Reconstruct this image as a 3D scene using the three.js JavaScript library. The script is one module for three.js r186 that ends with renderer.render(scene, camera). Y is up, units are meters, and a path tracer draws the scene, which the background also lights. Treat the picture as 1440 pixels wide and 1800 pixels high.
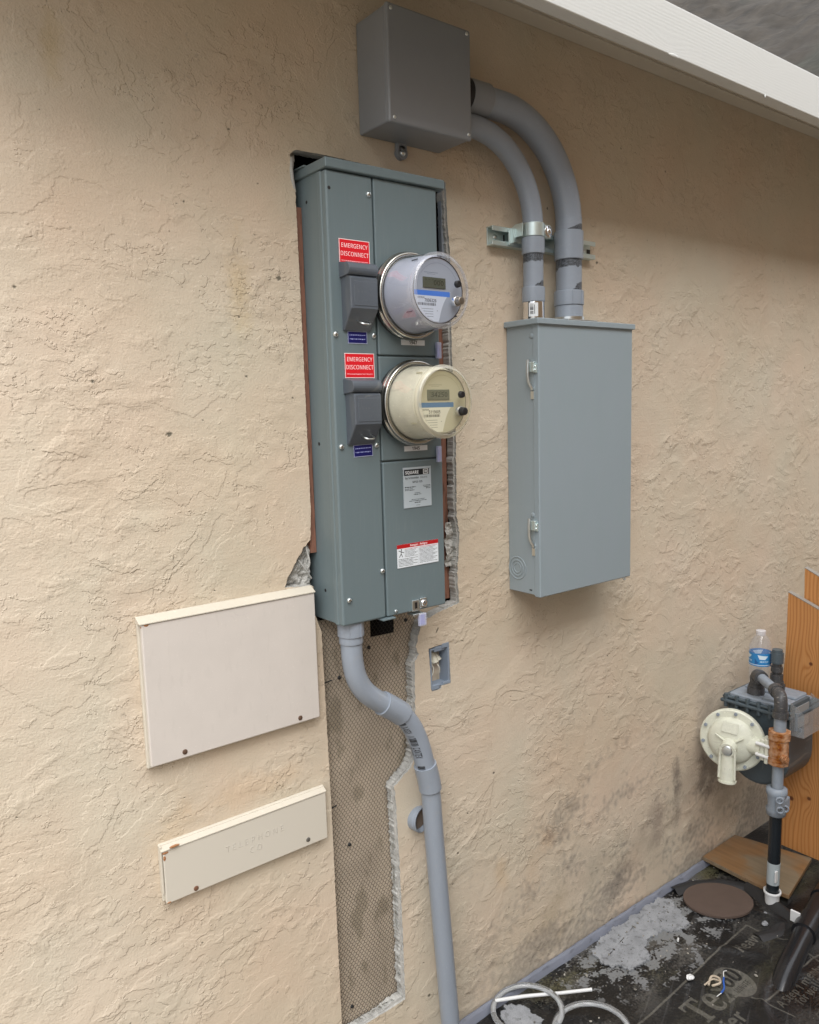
import * as THREE from 'three';
import { RoundedBoxGeometry } from 'three/addons/geometries/RoundedBoxGeometry.js';
import { mergeGeometries } from 'three/addons/utils/BufferGeometryUtils.js';

// ---------------------------------------------------------------- camera, sky, sun, exposure
const scene = new THREE.Scene();
const camera = new THREE.PerspectiveCamera(66.204, 0.8, 0.05, 400);
{
  const yaw = 0.6594, pitch = 0.1287, roll = -0.0287;
  const f = new THREE.Vector3(Math.sin(yaw) * Math.cos(pitch), -Math.sin(pitch), -Math.cos(yaw) * Math.cos(pitch));
  const r = new THREE.Vector3(Math.cos(yaw), 0, Math.sin(yaw)), u = new THREE.Vector3().crossVectors(r, f);
  const r2 = r.clone().multiplyScalar(Math.cos(roll)).addScaledVector(u, Math.sin(roll));
  const u2 = u.clone().multiplyScalar(Math.cos(roll)).addScaledVector(r, -Math.sin(roll));
  camera.position.set(0, 1.469, 1.3);
  camera.quaternion.setFromRotationMatrix(new THREE.Matrix4().makeBasis(r2, u2, f.clone().negate()));
}
scene.add(camera);
const renderer = new THREE.WebGLRenderer({ antialias: true });
renderer.toneMapping = THREE.LinearToneMapping;
renderer.toneMappingExposure = 2.7;
renderer.shadowMap.enabled = true;
const SKY_GAIN = 0.52;
{                                                     // overcast sky, three times brighter overhead than at the horizon
  const w = 128, h = 64, d = new Float32Array(w * h * 4);
  for (let j = 0; j < h; j++) for (let i = 0; i < w; i++) {
    const el = ((j + 0.5) / h - 0.5) * Math.PI, s = Math.max(0, Math.sin(el)), az = ((i + 0.5) / w) * Math.PI * 2;
    const L = SKY_GAIN * (0.58 + 0.98 * s) * (1 + 0.06 * Math.sin(az * 3 + el * 4) + 0.04 * Math.sin(az * 7 - el * 9)), o = (j * w + i) * 4;
    d[o] = L * 0.96; d[o + 1] = L * 0.99; d[o + 2] = L * 1.05; d[o + 3] = 1;
  }
  const t = new THREE.DataTexture(d, w, h, THREE.RGBAFormat, THREE.FloatType);
  t.mapping = THREE.EquirectangularReflectionMapping; t.magFilter = t.minFilter = THREE.LinearFilter; t.needsUpdate = true;
  scene.background = t; scene.environment = t;
}
const sun = new THREE.DirectionalLight(new THREE.Color(1, 0.975, 0.94), 1.5);
sun.position.set(-0.9, 5.4, 3.6); sun.target.position.set(0.9, 1.0, 0);
sun.shadow.radius = 95; sun.castShadow = true; sun.shadow.mapSize.set(2048, 2048); sun.shadow.bias = -0.0005;
Object.assign(sun.shadow.camera, { left: -4, right: 4, top: 4, bottom: -4, near: 0.1, far: 14 });
scene.add(sun, sun.target);

// ---------------------------------------------------------------- noise
const PERM = new Uint8Array(512); const GX = new Float32Array(256), GY = new Float32Array(256);
function rng(seed) { let a = seed >>> 0; return () => { a = (a + 0x6d2b79f5) | 0; let t = Math.imul(a ^ (a >>> 15), 1 | a); t = (t + Math.imul(t ^ (t >>> 7), 61 | t)) ^ t; return ((t ^ (t >>> 14)) >>> 0) / 4294967296; }; }
{ const r = rng(71), p = [...Array(256).keys()]; for (let i = 255; i > 0; i--) { const j = Math.floor(r() * (i + 1)); [p[i], p[j]] = [p[j], p[i]]; } for (let i = 0; i < 512; i++) PERM[i] = p[i & 255]; for (let i = 0; i < 256; i++) { const a = r() * Math.PI * 2; GX[i] = Math.cos(a); GY[i] = Math.sin(a); } }
function N(x, y) {                                    // gradient noise, about -1 .. 1
  const ix = Math.floor(x), iy = Math.floor(y), fx = x - ix, fy = y - iy, X = ix & 255, Y = iy & 255;
  const u = fx * fx * fx * (fx * (fx * 6 - 15) + 10), v = fy * fy * fy * (fy * (fy * 6 - 15) + 10);
  const a = PERM[X + PERM[Y]], b = PERM[X + 1 + PERM[Y]], c = PERM[X + PERM[Y + 1]], d = PERM[X + 1 + PERM[Y + 1]];
  const n0 = GX[a] * fx + GY[a] * fy, n1 = GX[b] * (fx - 1) + GY[b] * fy, n2 = GX[c] * fx + GY[c] * (fy - 1), n3 = GX[d] * (fx - 1) + GY[d] * (fy - 1);
  return 1.5 * (n0 + (n1 - n0) * u + (n2 - n0 + (n0 - n1 - n2 + n3) * u) * v);
}
const F = (x, y, o = 4) => { let s = 0, a = 0.5; for (let i = 0; i < o; i++) { s += a * N(x, y); x = x * 2.03 + 11.7; y = y * 2.03 - 5.3; a *= 0.5; } return s; };
const ss = (a, b, x) => { x = Math.min(1, Math.max(0, (x - a) / (b - a))); return x * x * (3 - 2 * x); };
const mix = (a, b, t) => a + (b - a) * t;

// ---------------------------------------------------------------- textures
const enc = (x) => { x = Math.min(1, Math.max(0, x)); return 255 * (x <= 0.0031308 ? 12.92 * x : 1.055 * Math.pow(x, 1 / 2.4) - 0.055); };
function tex(w, h, fn, colour, repeat) {              // fn(u, v) -> [r,g,b] linear, or a number for a data map
  const d = new Uint8Array(w * h * 4);
  for (let j = 0; j < h; j++) for (let i = 0; i < w; i++) {
    const c = fn((i + 0.5) / w, (j + 0.5) / h), o = (j * w + i) * 4;
    if (colour) { d[o] = enc(c[0]); d[o + 1] = enc(c[1]); d[o + 2] = enc(c[2]); } else d[o] = d[o + 1] = d[o + 2] = Math.min(255, Math.max(0, c * 255));
    d[o + 3] = 255;
  }
  const t = new THREE.DataTexture(d, w, h, THREE.RGBAFormat, THREE.UnsignedByteType);
  if (colour) t.colorSpace = THREE.SRGBColorSpace;
  t.magFilter = t.minFilter = THREE.LinearFilter; t.wrapS = t.wrapT = THREE.RepeatWrapping;
  if (repeat) t.repeat.set(repeat[0], repeat[1]);
  t.needsUpdate = true; return t;
}
function canvasTex(w, h, draw) {
  const c = document.createElement('canvas'); c.width = w; c.height = h;
  draw(c.getContext('2d'), w, h);
  const t = new THREE.CanvasTexture(c); t.colorSpace = THREE.SRGBColorSpace; t.magFilter = t.minFilter = THREE.LinearFilter; return t;
}
// ---------------------------------------------------------------- geometry helpers (world metres)
function clean(g) { const n = g.index ? g.toNonIndexed() : g; for (const k of Object.keys(n.attributes)) if (!['position', 'normal', 'uv'].includes(k)) n.deleteAttribute(k); return n; }
const rb = (x0, x1, y0, y1, z0, z1, r = 0.002, s = 3) => { const g = new RoundedBoxGeometry(x1 - x0, y1 - y0, z1 - z0, s, r); g.translate((x0 + x1) / 2, (y0 + y1) / 2, (z0 + z1) / 2); return g; };
const bx = (x0, x1, y0, y1, z0, z1) => { const g = new THREE.BoxGeometry(x1 - x0, y1 - y0, z1 - z0); g.translate((x0 + x1) / 2, (y0 + y1) / 2, (z0 + z1) / 2); return g; };
const V = (a) => new THREE.Vector3(...a);
function orient(g, at, dir) { g.applyQuaternion(new THREE.Quaternion().setFromUnitVectors(new THREE.Vector3(0, 1, 0), V(dir).normalize())); g.translate(...at); return g; }
const cyl = (a, b, r0, r1 = r0, n = 32) => { const d = V(b).sub(V(a)), g = new THREE.CylinderGeometry(r1, r0, d.length(), n); g.translate(0, d.length() / 2, 0); return orient(g, a, d.toArray()); };
const lat = (p, at, dir = [0, 0, 1], n = 48) => orient(new THREE.LatheGeometry(p.map(([r, t]) => new THREE.Vector2(r, t)), n), at, dir);
const sweep = (pts, r, seg = 64, n = 12, closed = false) => new THREE.TubeGeometry(new THREE.CatmullRomCurve3(pts.map(V), closed), seg, r, n, closed);
const ball = (at, r, sx = 1, sy = 1, sz = 1, n = 16) => { const g = new THREE.SphereGeometry(r, n, n * 0.75 | 0); g.scale(sx, sy, sz); g.translate(...at); return g; };
function prof(zy, x0, x1, bevel = 0) {                // outline in the z-y plane, extruded along x
  const s = new THREE.Shape(zy.map(([z, y]) => new THREE.Vector2(-z, y)));
  const g = new THREE.ExtrudeGeometry(s, { depth: x1 - x0 - 2 * bevel, bevelEnabled: bevel > 0, bevelSize: bevel, bevelThickness: bevel, bevelOffset: -bevel, bevelSegments: 3, curveSegments: 10 });
  g.rotateY(Math.PI / 2); g.translate(x0 + bevel, 0, 0); return g;
}
function pipe(pts, r, uLen = 1, n = 32) {             // tube along a path in a plane z = const; v = 0.5 faces +z
  const P = [], U = [], I = []; let L = 0; const len = [0];
  for (let i = 1; i < pts.length; i++) { L += V(pts[i]).distanceTo(V(pts[i - 1])); len.push(L); }
  pts.forEach((p, i) => {
    const a = V(pts[Math.max(0, i - 1)]), b = V(pts[Math.min(pts.length - 1, i + 1)]), T = b.sub(a).normalize(), Z = new THREE.Vector3(0, 0, 1), S = new THREE.Vector3().crossVectors(T, Z).normalize(), C = new THREE.Vector3().crossVectors(S, T);
    for (let j = 0; j <= n; j++) { const an = (j / n - 0.5) * 2 * Math.PI; P.push(...V(p).addScaledVector(C, r * Math.cos(an)).addScaledVector(S, -r * Math.sin(an)).toArray()); U.push(len[i] / uLen, j / n); }
  });
  for (let i = 0; i < pts.length - 1; i++) for (let j = 0; j < n; j++) { const a = i * (n + 1) + j, b = a + n + 1; I.push(a, a + 1, b, b, a + 1, b + 1); }
  const g = new THREE.BufferGeometry(); g.setAttribute('position', new THREE.Float32BufferAttribute(P, 3)); g.setAttribute('uv', new THREE.Float32BufferAttribute(U, 2)); g.setIndex(I); g.computeVertexNormals();
  return g;
}
const arc = (cx, cy, R, a0, a1, z, n = 40) => Array.from({ length: n + 1 }, (_, i) => { const a = mix(a0, a1, i / n); return [cx + R * Math.cos(a), cy + R * Math.sin(a), z]; });

// ---------------------------------------------------------------- scene graph helpers
const used = {};
const numbered = (n) => { const k = (used[n] = (used[n] ?? -1) + 1); return k ? `${n}_${String(k).padStart(3, '0')}` : n; };
function thing(name, label, category, base = [0, 0, 0], group) { const o = new THREE.Group(); o.name = numbered(name); o.position.set(...base); o.userData = { label, category }; if (group) o.userData.group = group; scene.add(o); return o; }
function part(parent, name, geos, mat, label) {       // geometry given in world metres
  const g = mergeGeometries([].concat(geos).map(clean)), root = new THREE.Vector3(); for (let p = parent; p; p = p.parent) root.add(p.position);
  g.translate(-root.x, -root.y, -root.z);
  const m = new THREE.Mesh(g, mat); m.name = name; if (label) m.userData.label = label; parent.add(m); return m;
}
function pieces(parent, name, geos, mat) { return geos.map((g) => part(parent, name, g, mat)); }
function single(name, label, category, geos, mat, group) { const m = part(scene, numbered(name), geos, mat); m.userData = { label, category }; if (group) m.userData.group = group; return m; }
function structure(name, geos, mat) { const m = part(scene, name, geos, mat); m.userData.kind = 'structure'; return m; }
const std = (c, rough = 0.6, metal = 0, extra = {}) => new THREE.MeshStandardMaterial({ color: new THREE.Color(...c), roughness: rough, metalness: metal, ...extra });
const phy = (c, rough, extra) => new THREE.MeshPhysicalMaterial({ color: new THREE.Color(...c), roughness: rough, ...extra });
function sticker(parent, name, x0, x1, y0, y1, z, w, h, draw, rot = 0, label) {
  const g = new THREE.BoxGeometry(x1 - x0, y1 - y0, 0.0008); g.rotateZ(rot); g.translate((x0 + x1) / 2, (y0 + y1) / 2, z + 0.0006);
  return part(parent, name, g, new THREE.MeshStandardMaterial({ map: canvasTex(w, h, draw), roughness: 0.42 }), label);
}

// ---------------------------------------------------------------- materials
const grime = tex(512, 512, (u, v) => 0.45 + 0.18 * F(u * 9, v * 9, 5), false);
const speck = tex(512, 512, (u, v) => { const n = N(u * 170, v * 170) * 0.5 + 0.5, m = F(u * 6 + 3, v * 6, 4); return 0.5 + 0.3 * (n - 0.5) + 0.2 * m; }, false);
const grimeR = tex(256, 256, (u, v) => 0.9 + 0.16 * F(u * 4, v * 4, 5), false);
const painted = (r, g, b, rough = 0.42, amt = 0.1) => { const t = tex(512, 512, (u, v) => { const n = 1 + amt * F(u * 7, v * 5, 5) + amt * 0.35 * N(u * 150, v * 150); const q = F(u * 34 + 3, v * 6, 4), s = amt > 0.03 && F(u * 60, v * 60, 3) > 0.46 ? 1 + amt * 2.2 : 1, d = ss(0.24, 0.42, q) * amt * 1.6, sc = Math.abs(N(u * 5 + 3 * v, v * 3 + 9)) < 0.004 && N(u * 8, v * 8) > 0.2 ? amt * 3 : 0; return [mix(r * n * s, 0.36, d + sc), mix(g * n * s, 0.34, d + sc), mix(b * n * s, 0.3, d + sc)]; }, true); return new THREE.MeshStandardMaterial({ map: t, roughness: rough, roughnessMap: grimeR, bumpMap: speck, bumpScale: 0.00012 }); };
const M = {
  panel: painted(0.142, 0.186, 0.2, 0.42, 0.03),
  panelDark: std([0.03, 0.042, 0.05], 0.6),
  box: painted(0.275, 0.33, 0.362, 0.36, 0.018),
  jbox: painted(0.24, 0.258, 0.28, 0.36, 0.025),
  pvc: painted(0.275, 0.312, 0.365, 0.34, 0.07),
  pvcDark: std([0.012, 0.012, 0.014], 0.6),
  flap: painted(0.09, 0.105, 0.125, 0.5, 0.05),
  zinc: std([0.72, 0.76, 0.76], 0.28, 1), chrome: std([0.82, 0.83, 0.84], 0.14, 1),
  zincBlue: std([0.66, 0.76, 0.75], 0.42, 0.85, { bumpMap: grime, bumpScale: 0.0003 }),
  steelRing: std([0.52, 0.51, 0.47], 0.26, 1),
  black: std([0.012, 0.012, 0.013], 0.45), rubber: std([0.02, 0.021, 0.024], 0.7),
  rust: new THREE.MeshStandardMaterial({ map: tex(256, 256, (u, v) => { const n = F(u * 8, v * 8, 5), m = F(u * 22 + 4, v * 22, 3); return [0.36 + 0.35 * n + 0.14 * m, 0.17 + 0.3 * n + 0.06 * m, 0.075 + 0.24 * n]; }, true), roughness: 0.85, bumpMap: grime, bumpScale: 0.001 }),
  cream: painted(0.68, 0.69, 0.58, 0.5, 0.14),
  plate: painted(0.63, 0.585, 0.54, 0.45, 0.04), tel: painted(0.61, 0.565, 0.475, 0.45, 0.05),
  meterGrey: painted(0.075, 0.1, 0.118, 0.5, 0.15), galv: painted(0.26, 0.3, 0.35, 0.5, 0.2),
  blackIron: painted(0.06, 0.06, 0.063, 0.5, 0.35),
  clear: phy([0.97, 0.98, 1], 0.03, { transmission: 1, thickness: 0, ior: 1.49 }),
  white: std([0.75, 0.76, 0.76], 0.5),
};

// ---------------------------------------------------------------- stucco wall
const WX = 0.1, WY = -0.1, WS = 2.85;                 // the square of wall that the maps cover, metres
const wallMaps = (() => {
  const n = 2048, STUCCO_RELIEF = 0.0047, HF = new Float32Array(n * n), grit = rng(12), C = new Uint8Array(n * n * 4);
  const stains = [                                     // x, y, rx, ry, tint multipliers, strength, cut
    [2.005, 0.35, 0.03, 0.055, 0.42, 0.41, 0.43, 1.1, -0.25], [2.01, 0.25, 0.03, 0.12, 0.6, 0.6, 0.62, 0.8, -0.1], [2.19, 0.3, 0.1, 0.12, 0.42, 0.41, 0.41, 1.0, -0.1],
    [2.16, 0.5, 0.06, 0.16, 0.72, 0.7, 0.72, 0.8, -0.1], [2.08, 0.3, 0.16, 0.14, 0.7, 0.69, 0.69, 0.8, 0.0], [1.85, 0.2, 0.2, 0.12, 0.74, 0.73, 0.72, 0.8, 0.05], [2.3, 0.2, 0.16, 0.12, 0.68, 0.67, 0.66, 0.8, 0], [1.9, 0.23, 0.07, 0.1, 0.66, 0.66, 0.7, 0.8, 0], [1.42, 0.37, 0.055, 0.045, 0.92, 0.8, 0.7, 0.7, 0.05], [1.37, 0.29, 0.05, 0.07, 0.92, 0.82, 0.72, 0.55, 0.1],
    [1.26, 0.33, 0.03, 0.06, 0.95, 0.84, 0.7, 0.7, 0.1], [0.645, 1.69, 0.03, 0.12, 0.96, 0.86, 0.62, 0.6, 0], [0.36, 2.04, 0.02, 0.07, 0.9, 0.84, 0.62, 0.6, 0], [1.75, 0.9, 0.12, 0.07, 0.9, 0.84, 0.78, 0.7, 0.05],
    [1.62, 0.2, 0.16, 0.1, 0.74, 0.75, 0.74, 0.8, 0.05], [1.45, 0.13, 0.12, 0.1, 0.78, 0.77, 0.7, 0.7, 0.1], [1.72, 0.13, 0.1, 0.06, 0.66, 0.66, 0.68, 0.8, 0.05], [0.62, 0.77, 0.2, 0.04, 1.0, 0.9, 0.8, 0.6, 0], [0.46, 0.74, 0.05, 0.1, 1.0, 0.93, 0.84, 0.6, 0],
    [1.2, 2.0, 0.35, 0.2, 0.97, 0.9, 0.84, 0.5, 0], [1.9, 1.5, 0.4, 0.3, 0.96, 0.91, 0.88, 0.6, 0], [1.55, 0.55, 0.3, 0.2, 1.0, 0.95, 0.92, 0.7, 0.05], [0.45, 1.3, 0.25, 0.3, 1.0, 0.96, 0.94, 0.6, 0],
  ];
  const rs = rng(5), specks = [];
  for (let i = 0; i < 260; i++) specks.push([0.15 + rs() * 2.6, 0.05 + rs() * 2.2, 0.0009 + 0.0018 * rs() ** 4, rs() * 3.1, 0.5 + rs()]);
  specks.push([0.499, 1.44, 0.0042, 0.2, 1.3], [0.722, 1.713, 0.0042, 0.4, 1.2], [0.787, 0.51, 0.003, 1, 1], [1.24, 0.6, 0.003, 0, 1], [1.121, 0.441, 0.003, 1, 1], [1.075, 0.985, 0.0022, 1.0, 3.5], [1.62, 1.82, 0.0035, 0.5, 1.4], [1.024, 0.128, 0.004, 0, 1]);
  const sd = new Float32Array(n * n);
  for (const [sx, sy, r, a, e] of specks) {
    const R = r * Math.max(1, e) * 1.5, ca = Math.cos(a), sa = Math.sin(a);
    for (let j = Math.floor((sy - R - WY) / WS * n); j <= (sy + R - WY) / WS * n; j++) for (let i = Math.floor((sx - R - WX) / WS * n); i <= (sx + R - WX) / WS * n; i++) {
      if (i < 0 || j < 0 || i >= n || j >= n) continue;
      const dx = (i / n) * WS + WX - sx, dy = (j / n) * WS + WY - sy, px = (dx * ca + dy * sa) / e, py = -dx * sa + dy * ca, q = Math.hypot(px, py) / r + 0.4 * N(dx * 700, dy * 700);
      sd[j * n + i] = Math.max(sd[j * n + i], ss(1.1, 0.7, q));
    }
  }
  for (let j = 0; j < n; j++) for (let i = 0; i < n; i++) {
    const x = WX + (i + 0.5) / n * WS, y = WY + (j + 0.5) / n * WS, o = (j * n + i) * 4;
    // direction of the trowel: level on the left, rising to the right in the lower right
    const dg0 = ss(1.0, 1.6, x) * ss(1.0, 0.5, y), dg = dg0 + 0.4 * N(x * 4.3, y * 4.7) > 0.5 ? 1 : 0, ca = mix(1, 0.86, dg), sa = mix(0, 0.51, dg), an = mix(1, 0.75, dg);
    const X = x * ca + y * sa, Y = -x * sa + y * ca;
    const wx = N(x * 7 + 31, y * 7), wy = N(x * 7, y * 7 + 57), rag = N(x * 60, y * 60) * 0.5 + 0.32 * N(x * 140, y * 140) + 0.2 * N(x * 300, y * 300);
    const flat = ss(-0.2, 0.25, N(x * 2.6 + 9, y * 3.1 + 2) + 0.25 * N(x * 9, y * 9));
    // large flakes: ragged steps that fade away on one side
    const k1 = 1 - 0.5 * dg, n1 = F(X * 6.5 + wx * 0.5, Y * 9 * an + wy * 0.5, 3) + rag * 0.09;
    const a1 = ss(-0.06, 0.3, N(x * 6 + 3.3, y * 7 + 8.1)), a2 = ss(-0.05, 0.3, N(x * 5.3 - 7, y * 6 + 1.7));
    let h = 0.4 * k1 * (ss(0.05, 0.059, n1) * a1 + ss(-0.14, -0.13, n1) * a2 + ss(0.21, 0.22, n1) * a2);
    // small flakes, in clusters
    const cl = ss(0.0, 0.3, N(x * 3.7 + 40, y * 4.1 - 12) + 0.35 * N(x * 13, y * 13));
    const n2 = N(X * 25 + wx * 1.4, Y * 37 * an + wy * 1.4) + rag * 0.5, b1 = ss(-0.2, 0.35, N(x * 17 + 5, y * 21));
    h += (0.34 + 0.66 * cl) * 0.34 * (0.2 + 0.8 * k1) * (ss(0.18, 0.225, n2) * b1 + ss(-0.25, -0.205, n2) * b1 * 0.8 + ss(0.5, 0.55, n2) * 0.6);
    const n3 = N(X * 46 + 11, Y * 62 * an - 3) + rag * 0.55;
    h += (0.2 + 0.8 * cl) * (0.4 + 0.6 * flat) * (0.4 + 0.6 * k1) * 0.2 * ss(0.24, 0.34, n3);
    // trowel strokes and sand
    const st = N(X * 12, Y * 190) * ss(0.0, 0.3, N(x * 3 - 17, y * 3)) + N(x * 210, y * 10) * ss(0.05, 0.3, N(x * 3.4 + 77, y * 2.6)) * ss(1.3, 0.6, y);
    h += 0.05 * st * (1 - 0.5 * dg) + 0.012 * dg * N(X * 24, Y * 50 + wx) + 0.06 * N(x * 340, y * 340) + 0.055 * N(x * 160, y * 160) + 0.04 * N(x * 80, y * 95) + 0.07 * N(x * 14, y * 14);
    h = 0.12 + h * 0.36 - 0.2 * sd[o / 4];
    HF[o / 4] = h + 0.012 * grit();
    // colour of the paint, with dirt where the photograph shows dirt
    const t1 = F(x * 2.3 + 5, y * 2.3, 4), t2 = F(x * 9, y * 9 + 20, 4), t3 = N(x * 420, y * 420), t4 = F(x * 4.2 - 8, y * 3.6 + 3, 4);
    let r = 0.6 * (1 + 0.06 * t4 + 0.05 * t1 + 0.06 * t2 + 0.035 * t3), g = 0.511 * (1 - 0.03 * t4 + 0.09 * t1 + 0.05 * t2 + 0.025 * t3), b = 0.396 * (1 - 0.05 * t4 + 0.14 * t1 + 0.05 * t2 + 0.025 * t3);
    const nn = F(x * 16 + 3, y * 16, 5) * 1.1 + 0.5 * N(x * 120, y * 120) * 0.5;
    for (const s of stains) { const dx = (x - s[0]) / s[2], dy = (y - s[1]) / s[3], q = dx * dx + dy * dy; if (q > 6) continue; const k = 0.85 * s[7] * ss(0.05, 0.95, 0.95 - Math.sqrt(q) * 0.8 + nn * 0.55 - s[8] * 0.4); r *= mix(1, s[4], k); g *= mix(1, s[5], k); b *= mix(1, s[6], k); }
    const low = ss(0.12, 0.6, F(x * 5 + 2, y * 9, 5) * 0.9 + 0.3 * N(x * 60, y * 60) + ss(0.36, 0.0, y) * 0.5 + 0.0 + 0.3 * F(x * 2.2 + 7, y * 2.2, 3)) * ss(1.0, 1.4, x) * ss(0.8, 0.35, y) * 0.46 * (0.7 + 0.3 * N(x * 90, y * 90)); r *= 1 - low; g *= 1 - low * 0.97; b *= 1 - low * 0.9;
    const cr = rag < -0.42 && cl > 0.3 ? 0.86 : 1; r *= cr; g *= cr; b *= cr;
    const k = sd[o / 4]; r = mix(r, 0.09, k * 0.85); g = mix(g, 0.085, k * 0.85); b = mix(b, 0.06, k * 0.85);
    C[o] = enc(r); C[o + 1] = enc(g); C[o + 2] = enc(b); C[o + 3] = 255;
  }
  const Nm = new Uint8Array(n * n * 4), K = STUCCO_RELIEF / (WS / n);
  for (let j = 0; j < n; j++) for (let i = 0; i < n; i++) {
    const o = j * n + i, r = Math.min(n - 1, i + 1), u = Math.min(n - 1, j + 1), dx = (HF[j * n + r] - HF[o]) * K, dy = (HF[u * n + i] - HF[o]) * K, l = 1 / Math.hypot(dx, dy, 1);
    Nm[o * 4] = 127.5 - 127.5 * dx * l; Nm[o * 4 + 1] = 127.5 - 127.5 * dy * l; Nm[o * 4 + 2] = 127.5 + 127.5 * l; Nm[o * 4 + 3] = 255;
  }
  const mk = (d, col) => { const t = new THREE.DataTexture(d, n, n, THREE.RGBAFormat, THREE.UnsignedByteType); if (col) t.colorSpace = THREE.SRGBColorSpace; t.magFilter = t.minFilter = THREE.LinearFilter; t.wrapS = t.wrapT = THREE.MirroredRepeatWrapping; t.repeat.set(1 / WS, 1 / WS); t.offset.set(-WX / WS, -WY / WS); t.needsUpdate = true; return t; };
  return [mk(C, true), mk(Nm, false)];
})();
const stuccoDetail = (() => {                            // fine ledges, crumbs and sand of the skip-trowel coat, half a millimetre per texel
  const S = 1.1, t = tex(2048, 2048, (u, v) => {
    const x = u * S, y = v * S, wx = N(x * 9 + 3, y * 9), rag = 0.5 * N(x * 75, y * 75) + 0.34 * N(x * 170, y * 170) + 0.2 * N(x * 380, y * 380);
    const cl = ss(-0.08, 0.26, N(x * 4.1 + 60, y * 4.7 - 2) + 0.4 * N(x * 15, y * 15 + 4)), cl2 = ss(0.02, 0.3, N(x * 5 - 33, y * 5.5 + 71));
    const n2 = N(x * 21 + wx * 1.2 + 9, y * 34 + wx) + rag * 0.52, n3 = N(x * 48 - 5, y * 66 + 8) + rag * 0.6, n4 = F(x * 9 + wx * 0.4, y * 13, 2) + rag * 0.12, b1 = ss(-0.15, 0.3, N(x * 18 + 5, y * 23));
    let h = 0.34 * cl * (ss(0.2, 0.225, n2) * b1 + 0.8 * ss(-0.28, -0.255, n2) * ss(0.3, -0.1, N(x * 15, y * 19 - 8))) + 0.24 * (0.15 + 0.85 * cl2) * ss(0.34, 0.375, n3) + 0.26 * cl2 * ss(0.12, 0.13, n4) * b1;
    h += 0.045 * N(x * 260, y * 260) + 0.045 * N(x * 520, y * 520) + 0.03 * N(x * 14, y * 330) * ss(0, 0.3, N(x * 3.3, y * 3.1 + 5));
    return 0.15 + 0.8 * h;
  }, false); t.wrapS = t.wrapT = THREE.MirroredRepeatWrapping; t.repeat.set(1 / S, 1 / S); t.offset.set(0.17, 0.31); return t;
})();
M.stucco = new THREE.MeshStandardMaterial({ map: wallMaps[0], normalMap: wallMaps[1], bumpMap: stuccoDetail, bumpScale: 0.0036, roughness: 0.9 });
M.mortar = new THREE.MeshStandardMaterial({ map: tex(256, 256, (u, v) => { const q = F(u * 8, v * 8, 5), k = 1 + 0.5 * q + 0.2 * N(u * 90, v * 90); return [0.44 * k, 0.435 * k, 0.41 * k]; }, true, [6, 6]), bumpMap: grime, bumpScale: 0.003, roughness: 0.95 });

function ragged(pts, step, amp, seed, rough = 0) {               // closed outline, cut finer, each point pushed by noise; pts[i][2] scales the noise
  const out = [];
  pts.forEach((p, i) => {
    const q = pts[(i + 1) % pts.length], L = Math.hypot(q[0] - p[0], q[1] - p[1]), n = Math.max(1, Math.round(L / step)), nx = (q[1] - p[1]) / L, ny = -(q[0] - p[0]) / L, a = p[2] ?? 1;
    for (let k = 0; k < n; k++) { const t = k / n, x = mix(p[0], q[0], t), y = mix(p[1], q[1], t), e = amp * a * (N(x * 90 + seed, y * 90) + 0.6 * N(x * 300, y * 300 + seed) + rough * N(x * 30, y * 30 + seed)); out.push([x + nx * e, y + ny * e]); }
  });
  return out;
}
const hole = [[0.757, 1.934, 1], [0.77, 1.944, 0.6], [0.83, 1.945, 0.6], [1.128, 1.94, 0.5], [1.131, 1.86, 1], [1.137, 1.79, 1], [1.138, 1.72, 3], [1.146, 1.70, 3], [1.136, 1.68, 1], [1.136, 1.565, 1], [1.142, 1.4, 1], [1.139, 1.24, 1.4], [1.147, 1.19, 1.4], [1.138, 1.1, 1], [1.142, 1.036, 1], [1.08, 1.026, 1], [1.032, 1.012, 1.4], [1.024, 0.987, 1.4], [1.014, 0.96, 1.6], [1.022, 0.944, 1.2], [1.010, 0.927, 1], [1.008, 0.818, 1], [1.004, 0.72, 1], [0.992, 0.694, 1.6], [0.944, 0.664, 1.2], [0.947, 0.64, 0.9], [0.952, 0.49, 0.9], [0.955, 0.30, 0.9], [0.956, 0.155, 0.7], [0.9, 0.153, 0.7], [0.788, 0.154, 0.4], [0.786, 0.4, 0.4], [0.785, 0.672, 0.4], [0.78, 1.042, 0.4], [0.766, 1.08, 0.4], [0.766, 1.135, 1], [0.705, 1.142, 1.2], [0.709, 1.156, 1.2], [0.73, 1.188, 1.2], [0.747, 1.213, 1.2], [0.764, 1.227, 0.6], [0.768, 1.28, 0.5], [0.767, 1.6, 0.5], [0.7655, 1.877, 0.6], [0.758, 1.905, 1]];
const HOLE = ragged(hole, 0.0025, 0.0016, 3);
const INNER = HOLE.map((p, i) => {                      // the grey scratch coat stands a little further into the opening than the paint coat
  const a = HOLE[(i + HOLE.length - 1) % HOLE.length], b = HOLE[(i + 1) % HOLE.length], L = Math.hypot(b[0] - a[0], b[1] - a[1]) || 1, nx = (b[1] - a[1]) / L, ny = -(b[0] - a[0]) / L;
  const want = p[0] > 0.9 && p[1] < 0.95 ? 0.0052 : p[0] > 1.1 ? 0.004 : 0.001, e = want * (1 + 0.7 * N(p[0] * 60, p[1] * 60) + 0.5 * N(p[0] * 190, p[1] * 190) + 0.35 * N(p[0] * 520, p[1] * 520));
  return [p[0] + nx * e, p[1] + ny * e];
});
const OUTLET = ragged([[1.050, 0.949], [1.108, 0.952], [1.112, 0.857], [1.085, 0.857], [1.083, 0.850], [1.055, 0.850]], 0.006, 0.0009, 8);
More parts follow.
